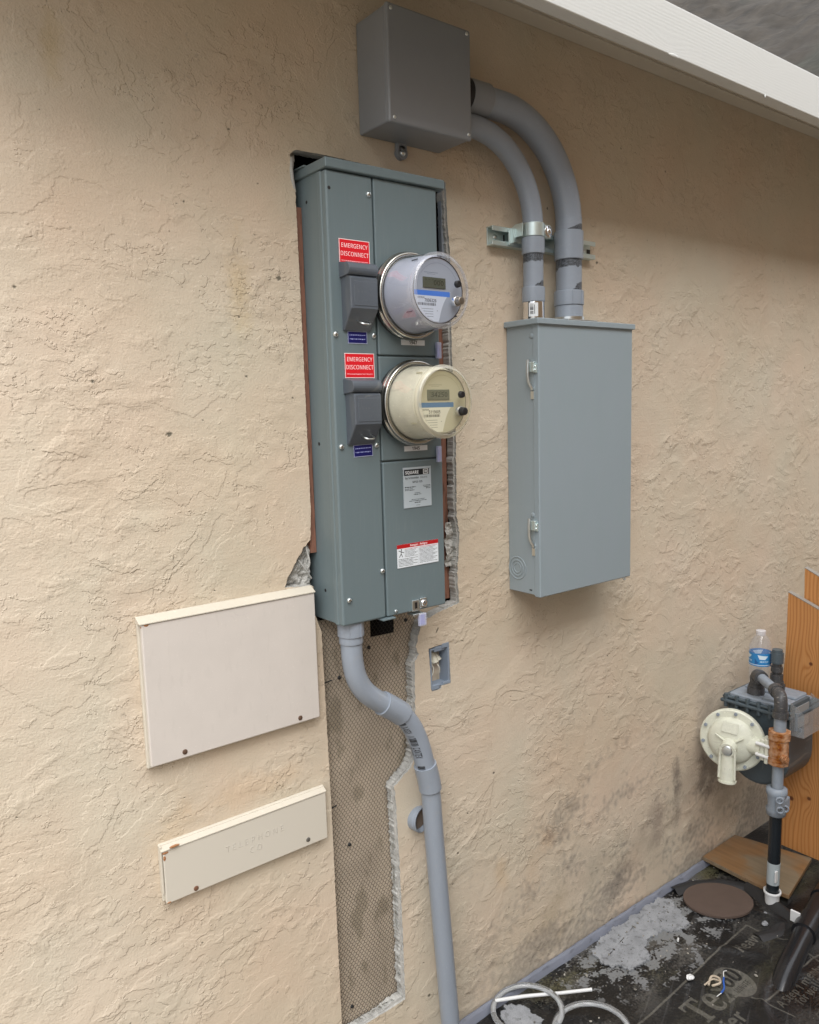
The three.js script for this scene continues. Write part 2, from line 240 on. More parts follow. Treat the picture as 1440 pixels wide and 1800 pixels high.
const wall = thing('stucco_wall', 'beige stucco house wall with a tall opening cut out round the meter panel', 'wall', [0, 0, 0]);
function slab(outer, holes, z0, z1) {
  const s = new THREE.Shape(outer.map((p) => new THREE.Vector2(...p))); for (const h of holes) s.holes.push(new THREE.Path(h.map((p) => new THREE.Vector2(...p))));
  const g = new THREE.ExtrudeGeometry(s, { depth: z1 - z0, bevelEnabled: false }); g.translate(0, 0, z0); return g;
}
function split(g) {                                    // caps and cut edges of an extrusion
  const take = (k) => { const gr = g.groups.find((q) => q.materialIndex === k), o = new THREE.BufferGeometry(); for (const a of ['position', 'normal', 'uv']) { const s = g.attributes[a].itemSize; o.setAttribute(a, new THREE.Float32BufferAttribute(g.attributes[a].array.slice(gr.start * s, (gr.start + gr.count) * s), s)); } return o; };
  return [take(0), take(1)];
}
{
  const outer = [[-2.5, -0.05], [5.2, -0.05], [5.2, 2.36], [-2.5, 2.36]];
  const [face, edge] = split(slab(outer, [HOLE, OUTLET], -0.005, 0));
  part(wall, 'stucco_coat', face, M.stucco); part(wall, 'cut_edge', edge, M.mortar, 'grey broken plaster edge of the opening');
  part(wall, 'scratch_coat', slab(outer, [INNER, OUTLET], -0.025, -0.0052), M.mortar, 'grey cement coat showing as a rim in the opening');
  // building paper with a square hole in it, studs at both sides of the panel, void behind
  const kraft = new THREE.MeshStandardMaterial({ roughness: 0.9, bumpMap: grime, bumpScale: 0.0015, map: tex(512, 1024, (u, v) => {
    const x = u * 0.4, y = v * 1.2, q = F(x * 9, y * 6, 5), w = F(x * 22 + 8, y * 9, 4), k = 1 + 0.22 * q, dk = ss(0.12, 0.4, w) * 0.3, s = F(x * 60, y * 60, 3);
    return [(0.6 * k) * (1 - dk) + 0.02 * s, (0.51 * k) * (1 - dk) + 0.02 * s, (0.4 * k) * (1 - dk * 1.1) + 0.015 * s];
  }, true, [1 / 0.4, 1 / 1.2]) });
  const paper = slab([[0.71, 0.08], [1.12, 0.08], [1.12, 1.055], [0.71, 1.055]], [[[0.917, 0.996], [0.979, 0.994], [0.98, 1.033], [0.917, 1.035]]], -0.031, -0.03);
  part(wall, 'building_paper', split(paper), kraft);
  part(wall, 'wall_cavity', [bx(0.6, 1.3, 0.05, 2.0, -0.16, -0.15), bx(0.6, 0.61, 0.05, 2.0, -0.15, -0.026), bx(1.29, 1.3, 0.05, 2.0, -0.15, -0.026), bx(0.61, 1.29, 1.99, 2.0, -0.15, -0.026)], std([0.02, 0.017, 0.015], 0.95));
  const stud = new THREE.MeshStandardMaterial({ roughness: 0.85, bumpMap: grime, bumpScale: 0.001, map: tex(256, 1024, (u, v) => { const t = F(u * 30, v * 5, 4), q = F(u * 6, v * 14, 4), d = ss(0.1, 0.35, q) * 0.6, k = 1 + 0.6 * t; return [0.2 * k * (1 - d) + 0.03, 0.088 * k * (1 - d) + 0.02, 0.058 * k * (1 - d) + 0.014]; }, true, [1, 1]) });
  part(wall, 'stud', bx(0.7, 0.7735, 1.05, 1.87, -0.05, -0.0056 - 0.0204), stud); part(wall, 'stud_edge', bx(0.7672, 0.7798, 1.2, 1.845, -0.024, -0.0055), stud, 'brown weathered wood strip beside the panel');
  const sr = part(wall, 'stud', bx(1.09, 1.134, 1.045, 1.78, -0.07, -0.024), stud);
  sr.userData.label = 'brown weathered stud at the right of the panel';
  part(wall, 'flashing_scrap', [bx(1.124, 1.131, 1.74, 1.93, -0.022, -0.012)], M.galv);
  // torn mortar lumps in the broken corner and by the upper right edge
  const lump = (x0, x1, y0, y1, z, amp, seed) => { const nx = 44, ny = 44, g = new THREE.PlaneGeometry(x1 - x0, y1 - y0, nx, ny), p = g.attributes.position; for (let i = 0; i < p.count; i++) { const x = p.getX(i), y = p.getY(i); p.setZ(i, amp * (F(x * 40 + seed, y * 40, 4) * 1.4 + 0.4 * N(x * 160, y * 160))); } g.translate((x0 + x1) / 2, (y0 + y1) / 2, z); g.computeVertexNormals(); return g; };
  part(wall, 'broken_mortar', [lump(0.695, 0.769, 1.13, 1.235, -0.016, 0.011, 2), lump(1.1, 1.15, 1.675, 1.735, -0.012, 0.012, 7), lump(1.118, 1.15, 1.12, 1.22, -0.016, 0.009, 11), lump(0.752, 0.775, 1.83, 1.95, -0.018, 0.008, 15)], M.mortar, 'rough grey mortar exposed where stucco broke away');
  part(wall, 'torn_paper', [sweep([[0.757, 1.215, -0.006], [0.760, 1.18, -0.001], [0.756, 1.165, -0.007]], 0.002, 16, 6), sweep([[0.74, 1.19, -0.008], [0.752, 1.17, -0.003], [0.766, 1.15, -0.006]], 0.0016, 16, 6), sweep([[0.762, 1.93, -0.004], [0.759, 1.9, 0.001], [0.766, 1.87, -0.004]], 0.0035, 16, 6)], M.mortar);
  // hexagonal wire lath
  const P = [], I = [], cw = 0.0092, ch = 0.0125, r = 0.00058, x0 = 0.755, x1 = 1.035, y0 = 0.13, y1 = 1.06; let k = 0;
  for (let x = x0; x < x1; x += cw / 2, k++) {
    const s = k % 2 ? 1 : -1, line = [];
    for (let m = 0; y0 + m * ch < y1; m++) for (const [t, e] of [[0, 1], [0.22, 1], [0.5, -1], [0.72, -1]]) { const y = y0 + (m + t) * ch; line.push([x + s * e * cw * 0.225 + 0.004 * N(x * 7, y * 7) + 0.003 * N(y * 14, x * 3), y + 0.005 * N(x * 5 + 9, y * 4), -0.0235 + 0.0035 * N(x * 11, y * 9 + 4) + s * e * 0.0003]); }
    line.forEach((p, i) => { const b = P.length / 3; for (const [dx, dz] of [[r, 0], [0, r], [-r, 0], [0, -r]]) P.push(p[0] + dx, p[1], p[2] + dz); if (i) for (let q = 0; q < 4; q++) { const a0 = b - 4 + q, a1 = b - 4 + (q + 1) % 4; I.push(a0, b + q, a1, a1, b + q, b + (q + 1) % 4); } });
  }
  const g = new THREE.BufferGeometry(); g.setAttribute('position', new THREE.Float32BufferAttribute(P, 3)); g.setAttribute('uv', new THREE.Float32BufferAttribute(new Float32Array(P.length / 3 * 2), 2)); g.setIndex(I); g.computeVertexNormals();
  const lath = part(wall, 'wire_lath', g, std([0.07, 0.06, 0.05], 0.6, 0.3)); lath.userData.kind = 'stuff';
  { const r = rng(21), ends = []; for (let i = 0; i < 90; i++) { const t = r(), low = i < 66, x = low ? mix(0.944, 0.952, t) - 0.001 : mix(0.83, 0.95, t), y = low ? mix(0.66, 0.17, t) : 0.158; ends.push(cyl([x, y, -0.018], [x - (low ? 0.002 + 0.006 * r() : 0.004 * (r() - 0.5)), y + 0.006 * (r() - 0.5) + (low ? 0 : 0.007), -0.01 + 0.008 * r()], 0.0005, 0.0005, 5)); } for (let i = 0; i < 22; i++) { const t = r(); ends.push(cyl([mix(1.0, 1.006, t), mix(0.93, 0.72, t), -0.016], [mix(0.994, 1.0, t) + 0.004 * r(), mix(0.93, 0.72, t) + 0.008 * (r() - 0.5), -0.004], 0.0005, 0.0005, 5)); } part(wall, 'wire_end', ends, M.zinc).userData.kind = 'stuff'; }
  for (const [x, y] of [[0.906, 0.978], [1.005, 1.018], [0.838, 0.562], [0.828, 0.191], [0.83, 0.93], [0.79, 0.905]]) part(wall, 'nail', lat([[0, 0.004], [0.0035, 0.003], [0.0042, 0.001], [0.004, 0]], [x, y, -0.0225], [0, 0, 1], 12), M.black);
  for (const [x, y, l] of [[0.782, 0.93, 0.025], [0.788, 0.662, 0.018]]) part(wall, 'wire_tie', cyl([x, y, -0.012], [x + l, y + 0.002, -0.014], 0.0013, 0.0013, 6), M.black);
}

// ---------------------------------------------------------------- ground and surroundings
M.concrete = new THREE.MeshStandardMaterial({ roughness: 0.92, bumpMap: grime, bumpScale: 0.002, map: tex(512, 512, (u, v) => { const k = 1 + 0.35 * F(u * 6, v * 6, 5) + 0.1 * N(u * 120, v * 120); return [0.27 * k, 0.24 * k, 0.2 * k]; }, true) });
{ const g = new THREE.PlaneGeometry(160, 160); g.rotateX(-Math.PI / 2); const uv = g.attributes.uv; for (let i = 0; i < uv.count; i++) uv.setXY(i, uv.getX(i) * 80, uv.getY(i) * 80); structure('ground', g, M.concrete); }
{                                                      // brushy slope behind the house
  const g = new THREE.PlaneGeometry(150, 70, 300, 160); g.rotateX(-Math.PI / 2); g.translate(50, 0, -45);
  const p = g.attributes.position, uv = g.attributes.uv;
  for (let i = 0; i < p.count; i++) { const x = p.getX(i), z = p.getZ(i), d = Math.max(0, Math.hypot(x, z) - 12); p.setY(i, -0.3 + d * 0.66 + Math.min(1, d / 4) * (1.2 * F(x * 0.12, z * 0.12, 4) + 0.22 * N(x * 1.1, z * 1.1))); uv.setXY(i, x / 12, z / 12); }
  g.computeVertexNormals();
  structure('hills', g, new THREE.MeshStandardMaterial({ roughness: 1, bumpMap: grime, bumpScale: 0.35, map: tex(512, 512, (u, v) => { const q = F(u * 7, v * 16, 5), w = F(u * 20 + 5, v * 34, 3), k = 1 + 0.7 * q + 0.3 * w, gr = ss(0, 0.4, F(u * 3, v * 3 + 8, 3)); return [mix(0.034, 0.028, gr) * k, mix(0.028, 0.027, gr) * k, mix(0.021, 0.019, gr) * k]; }, true) }));
}
single('neighbour_wall', 'plain pale wall across the side yard behind the viewer', 'wall', bx(-0.6, 9, 0, 4.1, 2.7, 2.9), std([0.29, 0.2, 0.12], 0.9));

// eave: fascia, frieze, roof boards
{
  const e = thing('roof_eave', 'white painted eave board running along the top of the wall', 'eave', [1.4, 2.17, 0]);
  const grain = tex(1024, 256, (u, v) => { const x = u * 3, y = v * 0.1; const kn = [[1.47 / 3, 0.02], [0.62, 0.07], [0.31, 0.05]].reduce((s, [kx, ky]) => { const dx = (u - kx) * 3, dy = (v * 0.1 - ky); return s + 2.4 * Math.exp(-(dx * dx / 0.004 + dy * dy / 0.0003)); }, 0); return 0.5 + 0.22 * Math.sin(y * 900 + kn * 6 + 3 * F(x * 3, y * 30, 3)) * (0.4 + 0.6 * (F(x * 2, y * 12, 2) + 0.5)) + 0.3 * F(x * 60, y * 260, 4); }, false, [1 / 3, 10]);
  const paint = new THREE.MeshStandardMaterial({ color: new THREE.Color(0.6, 0.61, 0.59), roughness: 0.6, bumpMap: grain, bumpScale: 0.00022 });
  const nx = 260, ny = 8, fx0 = 0.05, fx1 = 5.2, f = new RoundedBoxGeometry(fx1 - fx0, 0.099, 0.031, 3, 0.003); f.translate((fx0 + fx1) / 2, 2.2175, 0.2845);
  { const p = f.attributes.position, q = f.attributes.uv; for (let i = 0; i < p.count; i++) q.setXY(i, p.getX(i), p.getY(i) - 2.168); }
  part(e, 'fascia_board', f, paint);
  part(e, 'knot', ball([1.49, 2.1695, 0.2985], 0.012, 1.6, 0.35, 0.28), paint); part(e, 'paint_drip', ball([1.852, 2.167, 0.3], 0.003, 0.7, 1.4, 0.7, 10), paint);
  part(e, 'soffit_board', rb(fx0, fx1, 2.313, 2.32, 0.001, 0.045, 0.001), std([0.6, 0.56, 0.48], 0.7));
  const s = Math.atan(0.28), deck = new THREE.BoxGeometry(fx1 - fx0, 0.014, 3.2); deck.rotateX(s); deck.translate((fx0 + fx1) / 2, 2.2555 + 1.6 * Math.sin(s), 0.294 - 1.6 * Math.cos(s)); part(e, 'roof_deck', deck, std([0.6, 0.56, 0.48], 0.8));
}

// ---------------------------------------------------------------- meter panel
const FZ = 0.081, PANEL_X = 0.0048;
const panel = thing('meter_panel', 'slate grey two-meter electrical service panel recessed into the stucco', 'meter panel', [0.9, 1.066, 0]);
{
  part(panel, 'cabinet', [rb(0.776, 1.0275, 1.068, 1.897, -0.09, 0.0565, 0.002), rb(0.7795, 1.025, 1.0705, 1.893, 0.05, 0.073, 0.001)], M.panel);
  part(panel, 'cap', [rb(0.7715, 1.0455, 1.8945, 1.912, -0.03, 0.0875, 0.0025), rb(0.768, 0.86, 1.9105, 1.9135, -0.03, 0.02, 0.001)], M.panel);
  part(panel, 'left_cover', [rb(0.7745, 0.8755, 1.067, 1.8935, 0.0575, FZ, 0.0045), rb(0.7728, 0.7785, 1.067, 1.8935, 0.0545, 0.0665, 0.0026)], M.panel);
  part(panel, 'top_cover', rb(0.8783, 1.0285, 1.5742, 1.8935, 0.0555, FZ - 0.0005, 0.003), M.panel);
  part(panel, 'middle_cover', rb(0.8783, 1.0285, 1.3737, 1.5718, 0.0555, FZ - 0.001, 0.003), M.panel);
  part(panel, 'bottom_cover', rb(0.8783, 1.0285, 1.0675, 1.3712, 0.0555, FZ + 0.0004, 0.003), M.panel);
  part(panel, 'cover_lip', rb(0.862, 0.893, 1.063, 1.0665, 0.068, 0.089, 0.001), M.panel);
  const screw = (x, y, r = 0.0052) => { const s = part(panel, 'screw', lat([[0, 0.0046], [r * 0.55, 0.0042], [r * 0.85, 0.003], [r, 0.001], [r, 0]], [x, y, FZ], [0, 0, 1], 20), M.zinc); const a = x * 31 + y * 17, g = new THREE.BoxGeometry(r * 1.5, 0.0009, 0.0012); g.rotateZ(a); g.translate(x, y, FZ + 0.0043); part(s, 'slot', g, M.black); };
  for (const [x, y] of [[0.866, 1.862], [0.783, 1.609], [0.867, 1.609], [0.786, 1.406], [0.865, 1.405], [0.869, 1.161], [0.790, 1.116]]) screw(x, y);
  screw(0.898, 1.076, 0.0036);
  const hl = (at, d, r) => part(panel, 'screw_hole', lat([[0, 0.0003], [r, 0.0003], [r * 1.1, 0.0001], [r * 1.1, -0.001]], at, d, 16), M.black);
  hl([0.7815, 1.862, FZ + 0.0001], [0, 0, 1], 0.0028); hl([0.7759, 1.851, 0.012], [-1, 0, 0], 0.0028); hl([0.7759, 1.411, 0.02], [-1, 0, 0], 0.003); hl([0.7759, 1.128, 0.02], [-1, 0, 0], 0.003);
  // breaker flaps
  for (const [y, lab] of [[0, 'upper dark grey breaker flap with padlock loop'], [-0.207, 'lower dark grey breaker flap with padlock loop']]) {
    const b = part(panel, 'breaker_flap', prof([[FZ - 0.002, 1.616], [FZ + 0.004, 1.616], [FZ + 0.0305, 1.653], [FZ + 0.0305, 1.706], [FZ + 0.018, 1.716], [FZ - 0.002, 1.716]].map(([z, q]) => [z, q + y]), 0.799, 0.859, 0.0025), M.flap, lab);
    const hood = Array.from({ length: 9 }, (_, i) => { const a = mix(-0.9, 1.75, i / 8); return [FZ + 0.021 + 0.0125 * Math.cos(a), 1.7215 + y + 0.0125 * Math.sin(a)]; });
    part(b, 'hinge_hood', prof([[FZ - 0.002, 1.7085 + y], ...hood, [FZ - 0.002, 1.737 + y]], 0.7955, 0.8595, 0.001), M.flap);
    part(b, 'grip', rb(0.806, 0.857, 1.6575 + y, 1.7005 + y, FZ + 0.0295, FZ + 0.0312, 0.0008), M.flap);
    part(b, 'padlock_loop', sweep([[0.822, 1.634 + y, FZ + 0.012], [0.822, 1.628 + y, FZ + 0.026], [0.826, 1.626 + y, FZ + 0.03], [0.838, 1.626 + y, FZ + 0.03], [0.842, 1.628 + y, FZ + 0.026], [0.842, 1.634 + y, FZ + 0.012]], 0.0017, 30, 8), M.zinc);
  }
  const font = (c, s, w = 'bold', f = 'sans-serif') => { c.font = `${w} ${s}px ${f}`; };
  const scribble = (c, x, y, w, h, seed, col) => { const r = rng(seed); c.fillStyle = col; let q = x; while (q < x + w) { const l = h * (0.5 + r() * 1.9); c.fillRect(q, y + (r() - 0.5) * h * 0.12, Math.min(l, x + w - q), h * (0.5 + 0.4 * r())); q += l + h * 0.35; } };
  const red = (c, w, h) => { c.fillStyle = '#f4e6e6'; c.fillRect(0, 0, w, h); c.fillStyle = '#dc1626'; c.fillRect(7, 7, w - 14, h - 14); c.fillStyle = '#ffe9ea'; c.textAlign = 'center'; font(c, 62, 'normal'); c.fillText('EMERGENCY', w / 2, 88, w - 40); c.fillText('DISCONNECT', w / 2, 174, w - 28); scribble(c, 26, 222, w - 52, 12, 4, '#f6b9be'); };
  sticker(panel, 'warning_label', 0.797, 0.8638, 1.7335, 1.7778, FZ, 400, 265, red, 0, 'red EMERGENCY DISCONNECT label above the upper flap');
  sticker(panel, 'warning_label', 0.8, 0.866, 1.5308, 1.576, FZ, 400, 270, red, 0, 'red EMERGENCY DISCONNECT label above the lower flap');
  const blue = (c, w, h) => { c.fillStyle = '#b9c0dd'; c.fillRect(0, 0, w, h); c.fillStyle = '#12155e'; c.fillRect(5, 5, w - 10, h - 10); scribble(c, 22, 36, w - 44, 15, 7, '#9aa2d4'); scribble(c, 22, 78, w - 44, 15, 9, '#9aa2d4'); };
  sticker(panel, 'blue_label', 0.809, 0.8515, 1.5935, 1.6155, FZ, 256, 132, blue); sticker(panel, 'blue_label', 0.8125, 0.8555, 1.3855, 1.408, FZ, 256, 134, blue, 0.02);
  for (const [y0, n] of [[1.594, '1947'], [1.3895, '1945']]) sticker(panel, 'number_tag', 0.9315, 0.9895, y0, y0 + 0.0102, FZ - 0.0005, 380, 68, (c, w, h) => { c.fillStyle = '#dcdfe2'; c.fillRect(0, 0, w, h); c.fillStyle = '#1b1c20'; c.textAlign = 'center'; font(c, 60); c.fillText(n, w / 2, 56); });
  sticker(panel, 'rating_label', 0.9255, 0.9965, 1.2775, 1.358, FZ + 0.0006, 560, 640, (c, w, h) => {
    c.fillStyle = '#b4bfc6'; c.fillRect(0, 0, w, h); c.strokeStyle = '#8d979d'; c.lineWidth = 5; c.strokeRect(3, 3, w - 6, h - 6); c.fillStyle = '#10161c'; c.fillRect(20, 34, w - 62, 96);
    c.fillStyle = '#e6eaec'; c.textAlign = 'left'; font(c, 70); c.fillText('SQUARE', 42, 108, 340); c.fillRect(400, 42, 100, 80); c.fillStyle = '#10161c'; c.fillRect(412, 52, 76, 60); c.fillStyle = '#e6eaec'; c.fillRect(428, 64, 44, 36); c.fillStyle = '#10161c'; font(c, 40); c.fillText('D', 436, 98);
    font(c, 22, 'normal'); c.fillText('®', w - 34, 44); font(c, 44); c.fillText('by Schneider', 40, 186, 290); font(c, 44, 'normal'); c.fillText('Electric', 340, 186, 170); c.textAlign = 'center'; font(c, 44); c.fillText('MP2S-125', w / 2, 252);
    const t = '#1b242b'; scribble(c, 28, 306, 220, 20, 1, t); scribble(c, 28, 334, 150, 14, 2, t); scribble(c, 28, 356, 190, 14, 3, t); scribble(c, 390, 300, 150, 13, 4, t); scribble(c, 400, 322, 140, 13, 5, t); scribble(c, 450, 344, 90, 16, 6, t); scribble(c, 220, 408, 110, 13, 7, t); scribble(c, 200, 430, 150, 16, 8, t); scribble(c, 150, 508, 270, 12, 9, t); scribble(c, 110, 530, 350, 14, 10, t); scribble(c, 215, 556, 120, 18, 11, t); scribble(c, 250, 604, 70, 10, 12, t);
  }, 0, 'pale grey rating label with black SQUARE D header');
  sticker(panel, 'danger_label', 0.9055, 1.0105, 1.1605, 1.207, FZ + 0.0006, 800, 356, (c, w, h) => {
    c.fillStyle = '#dfe5ea'; c.fillRect(0, 0, w, h); c.fillStyle = '#b5161c'; c.fillRect(0, 0, w, 62); c.fillStyle = '#f3e8e8'; c.textAlign = 'center'; font(c, 44); c.fillText('⚠ Danger - Peligro', w / 2, 47);
    c.fillStyle = '#dfe5ea'; c.fillRect(404, 62, 6, h); c.fillStyle = '#9aa4ac'; c.fillRect(402, 70, 3, h - 80);
    c.strokeStyle = '#15171b'; c.lineWidth = 10; c.lineCap = 'round'; c.beginPath(); c.moveTo(78, 96); c.lineTo(74, 140); c.lineTo(40, 190); c.moveTo(74, 140); c.lineTo(98, 190); c.moveTo(30, 92); c.lineTo(76, 112); c.lineTo(126, 130); c.stroke(); c.fillStyle = '#15171b'; c.beginPath(); c.arc(80, 80, 11, 0, 7); c.fill();
    for (let i = 0; i < 7; i++) scribble(c, 142, 78 + i * 19, 250 - (i % 3) * 30, 9, 20 + i, i ? '#3a434c' : '#b5161c'); for (let i = 0; i < 6; i++) scribble(c, 20, 222 + i * 21, 370 - (i % 2) * 90, 11, 30 + i, '#3a434c'); for (let i = 0; i < 13; i++) scribble(c, 424, 78 + i * 20, 356 - (i % 3) * 40, 10, 40 + i, i ? '#3a434c' : '#b5161c');
  }, 0, 'white danger label with red header band');
  // latch with seal at the foot
  const l = part(panel, 'latch', [rb(0.938, 0.956, 1.068, 1.09, FZ, FZ + 0.004, 0.001), rb(0.958, 0.974, 1.072, 1.092, FZ, FZ + 0.005, 0.001), rb(0.934, 0.962, 1.06, 1.064, FZ - 0.01, FZ + 0.012, 0.001)], M.zinc);
  part(l, 'latch_screw', lat([[0.002, 0.004], [0.0055, 0.0055], [0.007, 0.003], [0.007, 0]], [0.966, 1.082, FZ + 0.005], [0, 0, 1], 20), M.chrome);
  part(l, 'latch_slot', rb(0.944, 0.950, 1.073, 1.086, FZ + 0.0036, FZ + 0.0044, 0.0003), M.black);
}
panel.position.x += PANEL_X;
// seals: a clear wire loop and a small blue translucent capsule
const blueP = std([0.16, 0.19, 0.62], 0.3);
function seal(name, label, x, y, w, h, z, wires) {
  const t = thing(name, label, 'seal', [x, y, z], 'blue plastic security seals on the meter panel');
  part(t, 'capsule', rb(x - w / 2, x + w / 2, y, y + h, z, z + 0.008, 0.002), phy([0.8, 0.82, 0.95], 0.25, { transmission: 0.6, thickness: 0 })); part(t, 'insert', rb(x - w * 0.32, x + w * 0.3, y + h * 0.08, y + h * 0.86, z + 0.002, z + 0.006, 0.0012), blueP);
  part(t, 'seal_wire', wires.map((p) => sweep(p, 0.00055, 24, 6)), M.clear); t.position.x += PANEL_X;
}
seal('security_seal', 'blue seal hanging at the lower right of the clear grey meter', 1.0205, 1.569, 0.011, 0.032, FZ + 0.001, [[[1.018, 1.6, FZ + 0.004], [1.01, 1.62, FZ + 0.008], [1.016, 1.635, FZ + 0.01]], [[1.023, 1.6, FZ + 0.004], [1.024, 1.62, FZ + 0.006], [1.016, 1.635, FZ + 0.01]]]);
seal('security_seal', 'blue seal hanging at the lower right of the yellowed cream meter', 1.0155, 1.364, 0.01, 0.032, FZ + 0.001, [[[1.013, 1.396, FZ + 0.004], [1.011, 1.42, FZ + 0.007], [1.012, 1.435, FZ + 0.008]], [[1.018, 1.396, FZ + 0.004], [1.019, 1.42, FZ + 0.007], [1.018, 1.435, FZ + 0.008]]]);
seal('security_seal', 'blue seal hanging from the latch at the foot of the panel', 0.957, 1.037, 0.018, 0.026, FZ + 0.006, [[[0.955, 1.062, FZ + 0.01], [0.95, 1.07, FZ + 0.012], [0.955, 1.082, FZ + 0.009]]]);

// ---------------------------------------------------------------- electric meters
function meter(x, y, label, o) {
  const z0 = FZ - 0.001, t = thing('electric_meter', label, 'electric meter', [x, y, z0], 'round electric meters on the panel'), at = [x, y, z0];
  part(t, 'socket', lat([[0.0775, 0], [0.0785, 0.004], [0.078, 0.014], [0.06, 0.016]], at), M.rubber);
  part(t, 'sealing_ring', lat([[0.076, 0.012], [0.0815, 0.013], [0.0825, 0.017], [0.0815, 0.021], [0.078, 0.023], [0.0805, 0.026], [0.079, 0.03], [0.074, 0.031], [0.0735, 0.026]], at, [0, 0, 1], 72), M.steelRing);
  part(t, 'inner_body', lat([[0.0, 0.0995], [0.0575, 0.0995], [0.0588, 0.0985], [0.0595, 0.092], [0.064, 0.088], [0.0672, 0.06], [0.0695, 0.03], [0.0705, 0.022], [0.03, 0.02]], at, [0, 0, 1], 64), o.body);
  const face = new THREE.CircleGeometry(0.0535, 48); face.scale(1.06, 1.06, 1); face.translate(x, y, z0 + 0.1); const cv = canvasTex(768, 768, o.draw);
  part(t, 'dial_face', face, new THREE.MeshStandardMaterial({ map: cv, roughness: 0.5 }));
  part(t, 'display', [rb(x - 0.036, x + 0.017, y + 0.0035, y + 0.0225, z0 + 0.099, z0 + 0.1016, 0.0008)], new THREE.MeshStandardMaterial({ map: canvasTex(256, 110, o.lcd), roughness: 0.25 }));
  part(t, 'gasket', lat([[0.0575, 0.1], [0.0582, 0.1012], [0.0592, 0.1], [0.0582, 0.0988]], at, [0, 0, 1], 64), o.gasket);
  part(t, 'glass_cover', lat([[0.0748, 0.027], [0.0735, 0.032], [0.0705, 0.06], [0.067, 0.094], [0.0655, 0.104], [0.0635, 0.1085], [0.061, 0.1105], [0.058, 0.1115], [0.03, 0.1122], [0, 0.1124]], at, [0, 0, 1], 72), o.glass);
  part(t, 'cover_rim', [lat([[0.0668, 0.1], [0.068, 0.103], [0.0672, 0.1075], [0.064, 0.1112], [0.0605, 0.113], [0.0598, 0.1125]], at, [0, 0, 1], 72)], o.rimm);
  pieces(t, 'cover_rib', [0.5, 2.2, 3.75, 5.6].map((a) => { const g = new THREE.BoxGeometry(0.002, 0.0014, 0.016); g.translate(0, 0, 0); const r = 0.0665; g.rotateZ(a); g.translate(x + r * Math.cos(a), y + r * Math.sin(a), z0 + 0.083); return g; }), o.rib);
  part(t, 'optical_port', lat([[0, 0.116], [0.0035, 0.116], [0.0042, 0.1165], [0.006, 0.1165], [0.0065, 0.11]], [x + 0.0365, y + 0.0125, z0], [0, 0, 1], 24), M.black);
  const kn = part(t, 'reset_knob', [lat([[0, 0.126], [0.006, 0.126], [0.0072, 0.1245], [0.0072, 0.113], [0.0085, 0.111], [0.0085, 0.108]], [x + 0.034, y - 0.0185, z0], [0, 0, 1], 24)], o.knob);
  part(kn, 'knob_collar', lat([[0.0095, 0.108], [0.0095, 0.1145], [0.0078, 0.1155], [0.0075, 0.1135]], [x + 0.034, y - 0.0185, z0], [0, 0, 1], 24), o.collar);
  t.position.x += PANEL_X;
}
const face = (bg, lab, band, num, ink, seed) => (c, w, h) => {
  const s = w / 0.107, X = (mx) => w / 2 + mx * s, Y = (my) => h / 2 - my * s;
  c.fillStyle = bg; c.fillRect(0, 0, w, h); c.strokeStyle = ink; c.globalAlpha = 0.35; c.lineWidth = 3; c.beginPath(); c.arc(w / 2, h / 2, 0.046 * s, -2.5, -0.45); c.stroke(); c.globalAlpha = 1;
  c.fillStyle = lab; c.beginPath(); c.moveTo(X(-0.053), Y(-0.001)); c.lineTo(X(0.028), Y(-0.001)); c.bezierCurveTo(X(0.012), Y(-0.014), X(0.006), Y(-0.03), X(0.0), Y(-0.052)); c.lineTo(X(-0.053), Y(-0.052)); c.fill();
  c.fillStyle = band; c.fillRect(X(-0.053), Y(-0.001), 0.079 * s, 0.0085 * s);
  c.fillStyle = ink; c.textAlign = 'left'; c.font = 'bold 30px sans-serif'; c.globalAlpha = 0.8; c.fillText('CENTRON', X(-0.046), Y(-0.0148), 110); c.font = 'bold 58px sans-serif'; c.fillText(num, X(-0.031), Y(-0.02), 190);
  const r = rng(seed); for (let q = X(-0.046); q < X(-0.006); q += 4 + r() * 5) c.fillRect(q, Y(-0.0215), 2 + r() * 3, 0.0045 * s);
  c.globalAlpha = 0.5; for (let i = 0; i < 4; i++) c.fillRect(X(-0.038 + i * 0.004), Y(-0.031 - i * 0.0042), (0.026 - i * 0.004) * s, 6); c.fillRect(X(-0.03), Y(0.0295), 0.03 * s, 5); c.fillRect(X(-0.024), Y(0.0268), 0.018 * s, 3); c.globalAlpha = 1; c.beginPath(); c.arc(X(-0.003), Y(-0.034), 5, 0, 7); c.fill();
};
const lcd = (bg, ink, txt) => (c, w, h) => { c.fillStyle = bg; c.fillRect(0, 0, w, h); c.fillStyle = ink; c.textAlign = 'right'; c.font = 'bold 66px monospace'; c.fillText(txt, w - 22, 78); c.globalAlpha = 0.4; for (let i = 0; i < 5; i++) c.fillRect(18 + i * 40, 22, 24, 8); };
meter(0.944, 1.683, 'grey electric meter under clear glass, upper one on the panel', { body: painted(0.42, 0.44, 0.51, 0.2, 0.029), glass: phy([0.97, 0.98, 1], 0.015, { transmission: 1, thickness: 0, ior: 1.75 }), gasket: M.black, rimm: phy([0.9, 0.91, 0.94], 0.05, { transmission: 0.85, thickness: 0 }), rib: std([0.1, 0.11, 0.14], 0.4), knob: std([0.3, 0.27, 0.23], 0.35, 0.9), collar: M.chrome, draw: face('#9aa1ac', '#c6cdd8', '#3f78d0', '7006326', '#1f242c', 3), lcd: lcd('#4d5348', '#23271f', ' 000') });
